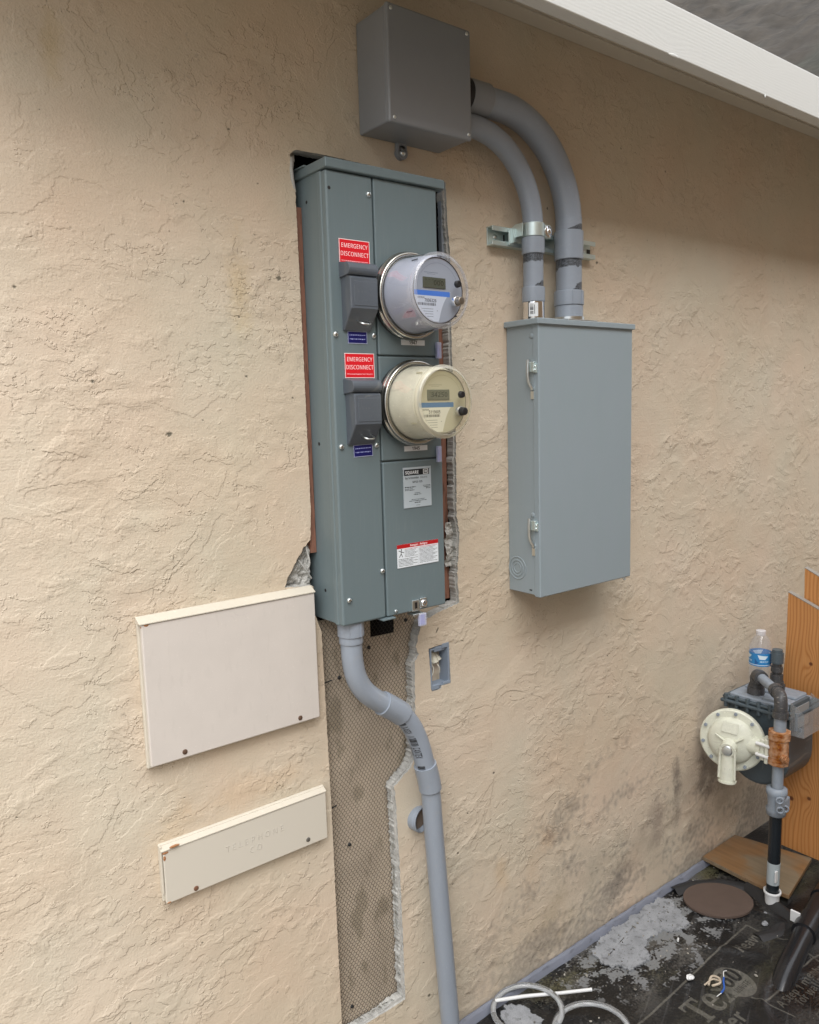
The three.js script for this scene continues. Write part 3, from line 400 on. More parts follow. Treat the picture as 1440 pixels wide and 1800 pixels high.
meter(0.9475, 1.483, 'yellowed cream electric meter with hazy cover, lower one on the panel', { body: painted(0.6, 0.59, 0.53, 0.45, 0.2), glass: phy([0.96, 0.95, 0.89], 0.05, { transmission: 0.97, thickness: 0, ior: 1.49 }), gasket: std([0.25, 0.23, 0.17], 0.6), rimm: phy([0.86, 0.84, 0.74], 0.12, { transmission: 0.7, thickness: 0 }), rib: phy([0.75, 0.72, 0.58], 0.3, { transmission: 0.5, thickness: 0 }), knob: M.black, collar: std([0.45, 0.44, 0.4], 0.3, 0.8), draw: face('#bdb9a2', '#dddccf', '#5b7fa6', '5119605', '#3c3b33', 9), lcd: lcd('#6f7263', '#3b3e33', '34250') });

// ---------------------------------------------------------------- junction box and conduits
{
  const t = thing('junction_box', 'grey plastic junction box high on the wall under the eave', 'junction box', [1.011, 1.992, 0]);
  part(t, 'box', rb(0.9115, 1.1115, 1.9935, 2.1935, 0.0005, 0.091, 0.004), M.jbox);
  part(t, 'lid', rb(0.9095, 1.113, 1.9915, 2.1955, 0.0905, 0.101, 0.005, 4), M.jbox);
  for (const [x, y] of [[0.919, 2.185], [1.102, 2.187], [0.921, 2.0], [1.103, 2.002]]) part(t, 'screw', lat([[0, 0.0028], [0.0028, 0.0022], [0.0036, 0.0008], [0.0036, 0]], [x, y, 0.1008], [0, 0, 1], 14), M.zinc);
  const f = part(t, 'mounting_foot', [rb(0.995, 1.021, 1.974, 1.997, 0.0005, 0.011, 0.004), cyl([1.008, 1.976, 0.0005], [1.008, 1.976, 0.011], 0.013, 0.013, 24)], M.jbox);
  part(f, 'foot_screw', lat([[0, 0.005], [0.005, 0.0035], [0.006, 0.001], [0.006, 0]], [1.008, 1.975, 0.0108], [0, 0, 1], 16), M.zinc);
}
const sleeve = (a, b, r, lip = 0.0015) => { const d = V(b).sub(V(a)), L = d.length(); return lat([[r - 0.005, 0], [r - lip, 0], [r, lip], [r, L - lip], [r - lip, L], [r - 0.005, L]], a, d.toArray(), 40); };
const smear = (bands, base, seed) => new THREE.MeshStandardMaterial({ roughness: 0.4, map: tex(128, 512, (u, v) => {                         // u along, v round; bands of grey pipe cement
  let k = 0; for (const [p, w, sl] of bands) { const d = Math.abs(u - p - sl * Math.cos((v - 0.6) * 6.28) + 0.05 * N(u * 5 + seed, v * 14) + 0.02 * N(u * 30, v * 24 + seed)); k = Math.max(k, ss(w, w * 0.82, d) * (0.82 + 0.3 * N(u * 16 - v * 9, v * 46 + u * 20 + seed))); }
  const n = 1 + 0.05 * F(u * 6 + seed, v * 6, 4); return base.map((c, i) => mix(c * n, [0.035, 0.038, 0.043][i], k));
}, true) });
const pvcC = [0.275, 0.312, 0.365];
{
  const t = thing('large_conduit', 'thick grey conduit elbow from junction box down to disconnect box', 'conduit', [1.457, 1.66, 0.05]), z = 0.05, R = 0.03, x = 1.4575;
  part(t, 'bend', pipe([[1.125, 2.098, z], [1.18, 2.098, z], ...arc(1.2375, 1.878, 0.22, Math.PI / 2, 0, z, 48), [x, 1.85, z]], R, 1), M.pvc);
  part(t, 'hub', [cyl([1.1125, 2.098, z], [1.142, 2.098, z], 0.0335, 0.0335, 40)], M.pvcDark); part(t, 'hub_coupling', sleeve([1.14, 2.098, z], [1.196, 2.098, z], 0.0345), M.jbox);
  part(t, 'cement_smear', pipe([[x, 1.896, z], [x, 1.866, z]], R + 0.0004, 0.03), smear([[1.35, 0.42, -0.5]], pvcC, 3));
  part(t, 'coupling', sleeve([x, 1.803, z], [x, 1.867, z], 0.0335), M.pvc);
  part(t, 'pipe_section', pipe([[x, 1.81, z], [x, 1.725, z]], R, 0.085), smear([[0.14, 0.19, -0.04], [1.22, 0.22, -0.36]], pvcC, 6));
  part(t, 'connector', [sleeve([x, 1.7, z], [x, 1.733, z], 0.0348), sleeve([x, 1.672, z], [x, 1.7, z], 0.0328)], M.pvc); part(t, 'connector_rib', [rb(x - 0.02, x - 0.017, 1.701, 1.732, z + 0.026, z + 0.03, 0.0008), rb(x + 0.004, x + 0.0055, 1.701, 1.732, z + 0.0335, z + 0.0362, 0.0005)], M.pvc);
  part(t, 'locknut', [cyl([x, 1.66, z], [x, 1.673, z], 0.036, 0.036, 32), rb(x - 0.05, x + 0.052, 1.6605, 1.665, z - 0.03, z + 0.042, 0.001)], M.zinc);
}
{
  const t = thing('small_conduit', 'thinner grey conduit elbow running inside the thick one', 'conduit', [1.338, 1.66, 0.05]), z = 0.05, R = 0.0225, x = 1.338;
  part(t, 'bend', pipe([[1.12, 2.043, z], [1.15, 2.043, z], ...arc(1.16, 1.865, 0.178, Math.PI / 2, 0, z, 44), [x, 1.83, z]], R, 1), M.pvc);
  part(t, 'hub', cyl([1.1125, 2.043, z], [1.135, 2.043, z], 0.0245, 0.0245, 36), M.pvcDark);
  part(t, 'coupling', sleeve([x, 1.805, z], [x, 1.841, z], 0.0255), M.pvc);
  part(t, 'pipe_section', pipe([[x, 1.81, z], [x, 1.728, z]], R, 0.082), smear([[0.1, 0.19, -0.03], [1.2, 0.22, -0.24]], pvcC, 12));
  part(t, 'connector', sleeve([x, 1.701, z], [x, 1.734, z], 0.0258), M.pvc);
  const n = part(t, 'metal_nipple', [lat([[0.018, 0], [0.0245, 0], [0.0245, 0.042], [0.018, 0.043]], [x, 1.66, z], [0, 1, 0], 10)], M.chrome);
  const g = new THREE.CylinderGeometry(0.0249, 0.0249, 0.03, 24, 1, true, -1.25, 0.85); g.translate(x, 1.683, z);
  part(n, 'barcode_label', g, new THREE.MeshStandardMaterial({ roughness: 0.5, map: canvasTex(128, 128, (c, w, h) => { c.fillStyle = '#d9dcde'; c.fillRect(0, 0, w, h); c.fillStyle = '#26282b'; const r = rng(8); for (let q = 14; q < 108; q += 5 + r() * 8) c.fillRect(18, q, 46, 2 + r() * 4); c.fillRect(76, 20, 8, 84); }) }));
}
{
  const t = thing('strut_channel', 'short galvanised slotted strut channel screwed to the wall behind the conduits', 'strut', [1.4, 1.823, 0]);
  const x0 = 1.243, x1 = 1.592, y0 = 1.8225, y1 = 1.8635;
  part(t, 'channel', [rb(x0, x1, y0, y1, 0.0005, 0.003, 0.001), rb(x0, x1, y0, y0 + 0.0025, 0.001, 0.0195, 0.001), rb(x0, x1, y1 - 0.0025, y1, 0.001, 0.0195, 0.001), rb(x0, x1, y0 + 0.0005, y0 + 0.0105, 0.017, 0.0195, 0.001), rb(x0, x1, y1 - 0.0105, y1 - 0.0005, 0.017, 0.0195, 0.001)], M.zincBlue);
  for (const x of [1.266, 1.565]) part(t, 'screw', lat([[0, 0.005], [0.0045, 0.0035], [0.0062, 0.001], [0.0062, 0]], [x, 1.843, 0.003], [0, 0, 1], 16), M.zinc);
  part(t, 'slot', [rb(1.292, 1.296, 1.835, 1.851, 0.0026, 0.0036, 0.0003), rb(1.42, 1.424, 1.835, 1.851, 0.0026, 0.0036, 0.0003), rb(1.578, 1.591, 1.838, 1.848, 0.0026, 0.0036, 0.0003)], M.black);
  const c = thing('pipe_clamp', 'shiny zinc pipe clamp gripping the thinner conduit on the strut', 'clamp', [1.338, 1.84, 0.05]);
  part(c, 'strap', [lat([[0.0226, 0], [0.0252, 0], [0.0256, 0.001], [0.0256, 0.028], [0.0252, 0.029], [0.0226, 0.029]], [1.338, 1.8415, 0.05], [0, 1, 0], 40), prof([[0.012, 1.842], [0.05, 1.842], [0.05, 1.87], [0.03, 1.87], [0.012, 1.862]], 1.304, 1.3065), prof([[0.012, 1.828], [0.03, 1.832], [0.03, 1.86], [0.012, 1.86]], 1.298, 1.304)], M.zincBlue);
  part(c, 'hook', [rb(1.29, 1.306, 1.826, 1.86, 0.0205, 0.0235, 0.001), rb(1.364, 1.382, 1.842, 1.87, 0.06, 0.063, 0.001), rb(1.364, 1.382, 1.842, 1.87, 0.052, 0.055, 0.001)], M.zincBlue);
  part(c, 'bolt', [lat([[0, 0.007], [0.005, 0.0065], [0.0075, 0.004], [0.0075, 0.002], [0.0125, 0.002], [0.0125, 0]], [1.373, 1.856, 0.063], [0.1, 0, 1], 24), cyl([1.373, 1.856, 0.03], [1.373, 1.856, 0.063], 0.003, 0.003, 12)], M.chrome);
}
{                                                      // lower conduit with printed line
  const t = thing('lower_conduit', 'pale grey conduit snaking down from the panel foot to the floor', 'conduit', [0.82, 0, 0.05]), z = 0.05, R = 0.0212;
  const path = new THREE.CatmullRomCurve3([[0.816, 1.07], [0.816, 1.03], [0.8175, 0.985], [0.8255, 0.948], [0.843, 0.918], [0.87, 0.893], [0.9, 0.872], [0.934, 0.845], [0.961, 0.808], [0.979, 0.765], [0.992, 0.715], [1.003, 0.667], [1.011, 0.55], [1.024, 0.367], [1.046, 0.06], [1.05, 0.0]].map(([x, y]) => new THREE.Vector3(x, y, z)));
  const at = (a, b, n) => Array.from({ length: n + 1 }, (_, i) => path.getPointAt(mix(a, b, i / n)).toArray());
  const where = (x, y) => { let best = 0, bd = 9; for (let i = 0; i <= 600; i++) { const p = path.getPointAt(i / 600), d = Math.hypot(p.x - x, p.y - y); if (d < bd) { bd = d; best = i / 600; } } return best; };
  const c0 = where(0.886, 0.883), c1 = where(0.934, 0.845), c2 = where(0.992, 0.718), c3 = where(1.003, 0.66);
  const print = new THREE.MeshStandardMaterial({ roughness: 0.4, map: canvasTex(2048, 512, (c, w, h) => {
    c.fillStyle = '#8f98a4'; c.fillRect(0, 0, w, h); c.fillStyle = '#0e1218'; const r = rng(4), bars = (x, l) => { for (let q = x; q < x + l; q += 11 + r() * 8) c.fillRect(q, h * 0.6, 7 + r() * 8, h * 0.13); };
    c.font = 'bold 56px sans-serif'; c.textBaseline = 'middle'; bars(120, 150); c.font = 'bold 86px sans-serif'; c.fillText('A ASSY', 330, h * 0.67, 340); c.fillText('//', 690, h * 0.67); bars(790, 250); c.font = 'bold 90px sans-serif'; c.fillText('CANTEX', 1090, h * 0.66, 420); c.font = 'bold 40px sans-serif'; c.fillText('Sch. 40 conduit', 1100, h * 0.76, 380); bars(1660, 260);
  }) });
  part(t, 'upper_bend', pipe(at(0, c0 + 0.01, 60), R), M.pvc); part(t, 'printed_bend', pipe(at(c1 - 0.01, c2 + 0.02, 50), R, (c2 - c1 + 0.03) * path.getLength()), print); part(t, 'straight_run', pipe(at(c3 - 0.02, 1, 50), R), M.pvc);
  const band = (a, b, r, mat = M.pvc, nm = 'coupling') => { const p = at(a, b, 14), g = pipe(p, r), e = (i, s) => { const q = V(p[i]), d = path.getTangentAt(i ? b : a).multiplyScalar(s); return lat([[R * 0.9, 0], [r, 0], [r, 0.0008], [R * 0.9, 0.0008]], q.toArray(), d.toArray(), 32); }; part(t, nm, [g, e(0, -1), e(p.length - 1, 1)], mat); };
  band(c0, c1, 0.0247); band(c2, c3, 0.0247);
  part(t, 'connector', [sleeve([0.816, 1.037, z], [0.816, 1.067, z], 0.0262), sleeve([0.816, 1.022, z], [0.816, 1.038, z], 0.0236)], M.pvc); part(t, 'connector_rib', [rb(0.8215, 0.823, 1.038, 1.066, z + 0.0245, z + 0.0272, 0.0005), rb(0.799, 0.801, 1.038, 1.066, z + 0.019, z + 0.0215, 0.0005)], M.pvc);
}
// ---------------------------------------------------------------- disconnect box
{
  const t = thing('disconnect_box', 'large plain grey hinged disconnect box on the right of the wall', 'electrical box', [1.465, 1.037, 0]);
  part(t, 'cabinet', [rb(1.3005, 1.631, 1.041, 1.655, 0.0005, 0.084, 0.002)], M.box);
  part(t, 'door', [rb(1.2992, 1.632, 1.037, 1.6505, 0.0815, 0.1, 0.003)], M.box);
  part(t, 'cap', [rb(1.292, 1.6365, 1.6475, 1.6605, 0.0005, 0.1055, 0.002)], M.box);
  for (const y of [0, -0.353]) {
    const l = part(t, 'latch', [rb(1.2915, 1.3005, 1.545 + y, 1.567 + y, 0.0795, 0.092, 0.0015), rb(1.2955, 1.3002, 1.543 + y, 1.562 + y, 0.087, 0.0965, 0.0008)], M.zincBlue);
    part(l, 'latch_lever', sweep([[1.29, 1.572 + y, 0.0775], [1.2885, 1.555 + y, 0.0775], [1.29, 1.525 + y, 0.0785], [1.295, 1.512 + y, 0.082], [1.2985, 1.508 + y, 0.0835]], 0.0032, 30, 8), M.zinc);
    part(l, 'keeper', [rb(1.2975, 1.3008, 1.486 + y, 1.503 + y, 0.0765, 0.0865, 0.0006), cyl([1.2995, 1.508 + y, 0.083], [1.294, 1.508 + y, 0.083], 0.003, 0.003, 10)], M.zinc);
    for (const q of [0.549, 0.557]) part(l, 'rivet', ball([1.2955, q + 1 + y, 0.0925], 0.0023, 0.7, 1, 1, 10), M.chrome);
  }
  pieces(t, 'dimple', [ball([1.2995, 1.624, 0.079], 0.006, 0.3, 1, 1, 12), ball([1.2995, 1.226, 0.079], 0.006, 0.3, 1, 1, 12)], M.box);
  pieces(t, 'knockout_ring', [0.011, 0.018, 0.026].map((r) => { const g = new THREE.TorusGeometry(r, 0.0017, 8, 48); g.rotateY(Math.PI / 2); g.scale(0.7, 1, 1); g.translate(1.3003, 1.097, 0.028); return g; }), M.box);
  part(t, 'drain_slot', rb(1.2998, 1.3008, 1.0495, 1.0525, 0.066, 0.074, 0.0004), M.black); part(t, 'padlock_tab', sweep([[1.612, 1.04, 0.09], [1.612, 1.031, 0.094], [1.618, 1.03, 0.094], [1.618, 1.04, 0.09]], 0.0016, 20, 6), M.zinc);
}
// ---------------------------------------------------------------- cover plates, outlet box, pipe stub
{
  const t = thing('blank_cover_plate', 'large blank off-white metal cover plate left of the panel foot', 'cover plate', [0.59, 0.877, 0]);
  part(t, 'door', rb(0.4225, 0.757, 0.878, 1.127, 0.0095, 0.0185, 0.002), M.plate);
  part(t, 'frame', [rb(0.419, 0.7575, 0.873, 1.134, 0.0005, 0.0088, 0.0015)], M.tel);
  part(t, 'rain_lip', [prof([[0.0005, 1.127], [0.0195, 1.128], [0.0205, 1.128], [0.0205, 1.1295], [0.004, 1.139], [0.0005, 1.139]], 0.4185, 0.7585, 0.001)], M.tel);
  for (const [x, y] of [[0.482, 0.889], [0.713, 0.888]]) part(t, 'screw', lat([[0, 0.0022], [0.003, 0.002], [0.0046, 0.0008], [0.0046, 0]], [x, y, 0.0185], [0, 0, 1], 16), std([0.12, 0.07, 0.045], 0.8, 0.3), 'rusty screw');
  pieces(t, 'rust_spot', [ball([0.431, 1.1255, 0.0175], 0.006, 0.8, 0.45, 0.3, 10), ball([0.424, 1.123, 0.0165], 0.004, 0.8, 0.4, 0.4, 10)], M.rust);
}
{
  const t = thing('telephone_cover_plate', 'narrow off-white cover plate embossed TELEPHONE CO with rusted corner', 'cover plate', [0.6, 0.62, 0]);
  const c = document.createElement('canvas'); c.width = 1024; c.height = 300; const q = c.getContext('2d'); q.fillStyle = '#404040'; q.fillRect(0, 0, 1024, 300); q.fillStyle = '#a0a0a0'; q.textAlign = 'center'; q.font = '50px sans-serif'; q.fillText('T E L E P H O N E', 540, 140, 400); q.fillText('C O', 540, 200);
  const b = new THREE.CanvasTexture(c); b.magFilter = b.minFilter = THREE.LinearFilter; b.repeat.set(1 / 0.332, 1 / 0.097); b.offset.set(-0.4325 / 0.332, -0.621 / 0.097);
  const g = rb(0.4325, 0.7645, 0.621, 0.718, 0.0075, 0.0145, 0.0015); { const p = g.attributes.position, u = g.attributes.uv; for (let i = 0; i < p.count; i++) u.setXY(i, p.getX(i), p.getY(i)); }
  part(t, 'door', g, new THREE.MeshStandardMaterial({ color: new THREE.Color(0.61, 0.57, 0.49), roughness: 0.45, bumpMap: b, bumpScale: 0.0015 }));
  part(t, 'frame', [rb(0.429, 0.7655, 0.624, 0.728, 0.0005, 0.0068, 0.001), rb(0.428, 0.4315, 0.64, 0.728, 0.0005, 0.012, 0.001)], M.tel);
  part(t, 'rain_lip', [prof([[0.0005, 0.719], [0.014, 0.7195], [0.016, 0.7195], [0.016, 0.721], [0.003, 0.729], [0.0005, 0.729]], 0.429, 0.7655, 0.0008)], M.tel);
  for (const [x, y, l, m] of [[0.487, 0.6285, 'rusty screw', std([0.16, 0.075, 0.04], 0.85)], [0.7195, 0.634, 'dark screw', std([0.2, 0.19, 0.17], 0.5, 0.6)]]) part(t, 'screw', lat([[0, 0.0016], [0.0026, 0.0018], [0.0046, 0.0008], [0.0046, 0]], [x, y, 0.0145], [0, 0, 1], 16), m, l);
  pieces(t, 'rust_spot', [ball([0.4365, 0.7155, 0.0142], 0.006, 1, 0.35, 0.25, 10), ball([0.4345, 0.706, 0.0142], 0.005, 0.5, 1, 0.22, 10), ball([0.437, 0.6225, 0.0142], 0.004, 1, 0.4, 0.3, 10), ball([0.452, 0.7245, 0.018], 0.008, 1.2, 0.3, 0.25, 10)], M.rust);
}
{
  const t = thing('outlet_box', 'small open grey outlet box with loose wires set into the wall', 'outlet box', [1.08, 0.85, 0]), g = std([0.24, 0.29, 0.36], 0.5, 0, { bumpMap: grime, bumpScale: 0.001 });
  part(t, 'box', [bx(1.0535, 1.0565, 0.856, 0.946, -0.06, 0.001), bx(1.1035, 1.1085, 0.858, 0.946, -0.06, 0.0005), bx(1.0565, 1.1035, 0.943, 0.946, -0.06, -0.001), bx(1.0565, 1.1035, 0.857, 0.86, -0.06, -0.001), bx(1.0535, 1.1085, 0.856, 0.946, -0.063, -0.06)], g);
  part(t, 'ear', [rb(1.068, 1.098, 0.936, 0.949, -0.01, -0.002, 0.002), rb(1.088, 1.1085, 0.942, 0.9525, -0.004, 0.001, 0.001), rb(1.056, 1.079, 0.851, 0.863, -0.006, 0.0005, 0.002), rb(1.088, 1.1105, 0.857, 0.864, -0.004, 0.001, 0.001)], g);
  pieces(t, 'cable_sheath', [cyl([1.064, 0.94, -0.03], [1.068, 0.909, -0.02], 0.006, 0.0075, 10), cyl([1.077, 0.938, -0.028], [1.079, 0.907, -0.014], 0.0055, 0.0085, 10), cyl([1.083, 0.934, -0.03], [1.092, 0.91, -0.016], 0.004, 0.007, 8)], std([0.62, 0.6, 0.5], 0.8));
  pieces(t, 'wire', [sweep([[1.07, 0.91, -0.018], [1.072, 0.894, -0.012], [1.066, 0.882, -0.01]], 0.0015, 16, 6), sweep([[1.081, 0.908, -0.016], [1.087, 0.896, -0.01], [1.089, 0.883, -0.012]], 0.0015, 16, 6)], std([0.6, 0.58, 0.5], 0.5));
}
{
  const t = thing('pipe_stub', 'short grey pipe end sticking out of the wall behind the lower conduit', 'pipe', [0.99, 0.57, 0]);
  part(t, 'tube', [lat([[0.0245, -0.012], [0.027, -0.012], [0.027, 0.003], [0.028, 0.004], [0.028, 0.007], [0.027, 0.008], [0.027, 0.011], [0.028, 0.012], [0.028, 0.0145], [0.0245, 0.015], [0.0245, -0.012]], [1.005, 0.571, 0.0005], [0.25, 0.02, 1], 40)], M.pvc);
  part(t, 'dark_bore', cyl([1.005, 0.571, 0.001], [1.0051, 0.571, 0.003], 0.0242, 0.0242, 32), std([0.16, 0.12, 0.09], 0.9));
}
// ---------------------------------------------------------------- floor: black building paper and what lies on it
const FX = 0.95, FW = 1.8, FD = 0.9;
{
  const W = 2048, Hh = 1024, s = W / FW, cv = document.createElement('canvas'); cv.width = W; cv.height = Hh; const c = cv.getContext('2d');
  c.fillStyle = '#000'; c.fillRect(0, 0, W, Hh); const X = (x) => (x - FX) * s, Z = (z) => z * s;
  c.strokeStyle = '#bbb'; c.lineJoin = 'round'; const line = (p, w) => { c.lineWidth = w; c.beginPath(); p.forEach(([x, z], i) => (i ? c.lineTo(X(x), Z(z)) : c.moveTo(X(x), Z(z)))); c.stroke(); };
  line([[1.0, 0.292], [1.455, 0.276], [1.633, 0.266], [1.968, 0.251]], 6); line([[1.968, 0.251], [1.968, 0.3], [1.983, 0.337], [1.995, 0.378], [1.975, 0.447], [2.0, 0.6]], 6); line([[2.03, 0.44], [1.969, 0.43], [1.849, 0.435], [1.727, 0.432]], 5); line([[1.72, 0.4], [1.74, 0.5]], 4);
  c.fillStyle = '#c8c8c8'; c.textAlign = 'left'; c.font = 'bold 118px serif'; c.fillText('Tex', X(1.555), Z(0.378), 0.165 * s);
  c.beginPath(); c.ellipse(X(1.738), Z(0.347), 0.047 * s, 0.053 * s, 0, 0, 7); c.fill(); c.fillStyle = '#000'; c.font = 'bold 74px sans-serif'; c.fillText('60', X(1.705), Z(0.352), 0.07 * s); c.font = 'bold 24px sans-serif'; c.fillText('MINUTE', X(1.708), Z(0.375), 0.06 * s);
  c.fillStyle = '#bdbdbd'; c.font = 'bold 50px sans-serif'; c.fillText('Heavy', X(1.845), Z(0.308), 0.11 * s); c.font = 'bold 60px sans-serif'; c.textAlign = 'right'; c.fillText('Barrier', X(1.655), Z(0.43)); c.textAlign = 'left'; c.font = 'bold 32px sans-serif'; c.fillStyle = '#8c8c8c'; c.fillText('A Step 1 membrane', X(1.745), Z(0.468)); c.fillText('for walls', X(1.79), Z(0.492));
  c.strokeStyle = '#777'; c.lineWidth = 4; for (let i = 0; i < 5; i++) { c.beginPath(); for (let k = 0; k <= 6; k++) { const a = k * Math.PI / 3; c.lineTo(X(1.8 + i * 0.07) + 30 * Math.cos(a), Z(0.55 + (i % 2) * 0.02) + 30 * Math.sin(a)); } c.stroke(); }
  const px = c.getImageData(0, 0, W, Hh).data;
  const map = tex(W, Hh, (u, v) => {
    const x = FX + u * FW, z = (1 - v) * FD, i = Math.min(W - 1, Math.floor(u * W)), j = Math.min(Hh - 1, Math.floor((1 - v) * Hh)), p = px[(j * W + i) * 4] / 255;
    const du = F(x * 5 + 2, z * 9, 5), gr = N(x * 210, z * 210) * 0.6 + 0.5 * N(x * 110, z * 110), near = ss(0.27, 0.2, z);
    const dust = ss(-0.12, 0.42, du + 0.3 * gr) * (0.3 + 0.55 * near) + 0.1 * near * (gr > 0.22 ? 1 : 0), ol = ss(0, 0.35, F(x * 4 + 30, z * 7, 4));
    const wear = p * (0.7 + 0.5 * F(x * 30, z * 30, 3)) * (0.75 + 0.25 * N(x * 160, z * 160)), scr = F(x * 4, z * 60 + x * 25, 3) > 0.34 ? 0.02 : 0;
    const pe = Math.hypot((x - 1.72) / 0.3, (z - 0.09) / 0.15), sp = ss(0.15, 0.3, F(x * 26, z * 26, 5) + 0.3 * N(x * 150, z * 150) + 0.55 * (1 - pe)) * ss(1.5, 0.8, pe); let r = 0.007 + 0.1 * dust + scr, g = 0.007 + 0.095 * dust + scr, b = 0.0075 + mix(0.085, 0.052, ol) * dust + scr;
    r = mix(r, 0.19, sp); g = mix(g, 0.195, sp); b = mix(b, 0.2, sp); r = mix(r, 0.21, wear); g = mix(g, 0.2, wear); b = mix(b, 0.17, wear);
    return [r, g, b];
  }, true);
  const wet = tex(512, 256, (u, v) => 0.55 + 0.9 * F(u * 7, v * 4, 5) + 0.2, false), bump = tex(1024, 512, (u, v) => { const x = u * FW, z = v * FD; return 0.5 + 0.3 * F(x * 12, z * 18, 5) + 0.14 * N(x * 200, z * 200); }, false);
  const nx = 260, nz = 110, g = new THREE.PlaneGeometry(1.95, FD, nx, nz); g.rotateX(-Math.PI / 2); g.translate(FX + 0.975, 0, FD / 2 + 0.004);
  const P = g.attributes.position, U = g.attributes.uv;
  for (let i = 0; i < P.count; i++) { const x = P.getX(i), z = P.getZ(i), e = Math.min(1, (z - 0.004) / 0.08); P.setY(i, 0.0035 + e * (0.005 + 0.006 * F(x * 4, z * 5, 3) + 0.004 * Math.max(0, N(x * 9 + z * 6, z * 8)) + 0.007 * ss(0.09, 0.0, Math.abs(N(x * 2.6 + z * 1.3 + 4, z * 3.4 - x))) * ss(0.12, 0.3, z) + 0.008 * Math.exp(-(((x - 2.06) - (z - 0.3) * 0.3) ** 2) / 0.0006) * ss(0.1, 0.2, z))); U.setXY(i, (x - FX) / FW, 1 - z / FD); }
  g.computeVertexNormals();
  const t = thing('roofing_paper', 'black printed building paper covering the floor along the wall', 'building paper', [1.9, 0, 0.45]);
  part(t, 'sheet', g, new THREE.MeshStandardMaterial({ map, roughness: 0.55, roughnessMap: wet, bumpMap: bump, bumpScale: 0.003 }));
  const fold = (pts, w, h) => { const q = [], I = []; pts.forEach(([x, z], i) => { const a = pts[Math.max(0, i - 1)], b = pts[Math.min(pts.length - 1, i + 1)], L = Math.hypot(b[0] - a[0], b[1] - a[1]), nx2 = (b[1] - a[1]) / L, nz2 = -(b[0] - a[0]) / L; for (const [k, y] of [[-0.5, 0.008], [-0.1, h], [0.15, h * 0.9], [0.5, 0.01]]) q.push(x + nx2 * w * k, y + 0.003 * N(x * 60, z * 60 + k), z + nz2 * w * k); if (i) for (let m = 0; m < 3; m++) { const o = i * 4 + m; I.push(o - 4, o, o - 3, o - 3, o, o + 1); } }); const gg = new THREE.BufferGeometry(); gg.setAttribute('position', new THREE.Float32BufferAttribute(q, 3)); gg.setAttribute('uv', new THREE.Float32BufferAttribute(new Float32Array(q.length / 3 * 2), 2)); gg.setIndex(I); gg.computeVertexNormals(); return gg; };
  const dk = new THREE.MeshStandardMaterial({ color: new THREE.Color(0.02, 0.02, 0.021), roughness: 0.5, side: THREE.DoubleSide, bumpMap: grime, bumpScale: 0.004 });
  part(t, 'folded_edge', [fold([[2.14, 0.16], [2.12, 0.22], [2.1, 0.29], [2.06, 0.35], [2.04, 0.4]], 0.05, 0.028), fold([[1.95, 0.03], [2.02, 0.05], [2.1, 0.1], [2.14, 0.16]], 0.045, 0.02), fold([[1.94, 0.3], [2.0, 0.32], [2.06, 0.31]], 0.04, 0.016)], dk);
}
function splash(name, label, cat, pts, y, th, mat) {
  const s = new THREE.Shape(ragged(pts, 0.002, 0.006, 4, 1.6).map(([x, z]) => new THREE.Vector2(x, -z))), g = new THREE.ExtrudeGeometry(s, { depth: th, bevelEnabled: false }); g.rotateX(-Math.PI / 2); g.translate(0, y, 0); return single(name, label, cat, g, mat);
}
const cement = new THREE.MeshStandardMaterial({ roughness: 0.85, bumpMap: grime, bumpScale: 0.004, map: tex(512, 512, (u, v) => { const q = F(u * 6, v * 6, 5), w = F(u * 16 + 4, v * 16, 4), k = 1 + 0.35 * q + 0.14 * N(u * 90, v * 90), d = ss(0.1, 0.34, w) * 0.3; return [0.27 * k * (1 - d), 0.28 * k * (1 - d), 0.295 * k * (1 - d)]; }, true, [4, 4]) });
splash('cement_splash', 'pale grey ragged patch of dried cement on the black paper', 'cement patch', [[1.6, 0.024], [1.89, 0.024], [1.9, 0.06], [1.858, 0.135], [1.804, 0.155], [1.773, 0.118], [1.702, 0.107], [1.643, 0.155], [1.574, 0.153], [1.563, 0.126], [1.53, 0.09], [1.552, 0.045]], 0.0075, 0.0042, cement);
splash('cement_splash', 'small grey cement patch inside the clear tubing coil', 'cement patch', [[1.2, 0.05], [1.235, 0.03], [1.27, 0.06], [1.275, 0.1], [1.25, 0.16], [1.19, 0.15]], 0.0065, 0.004, cement);
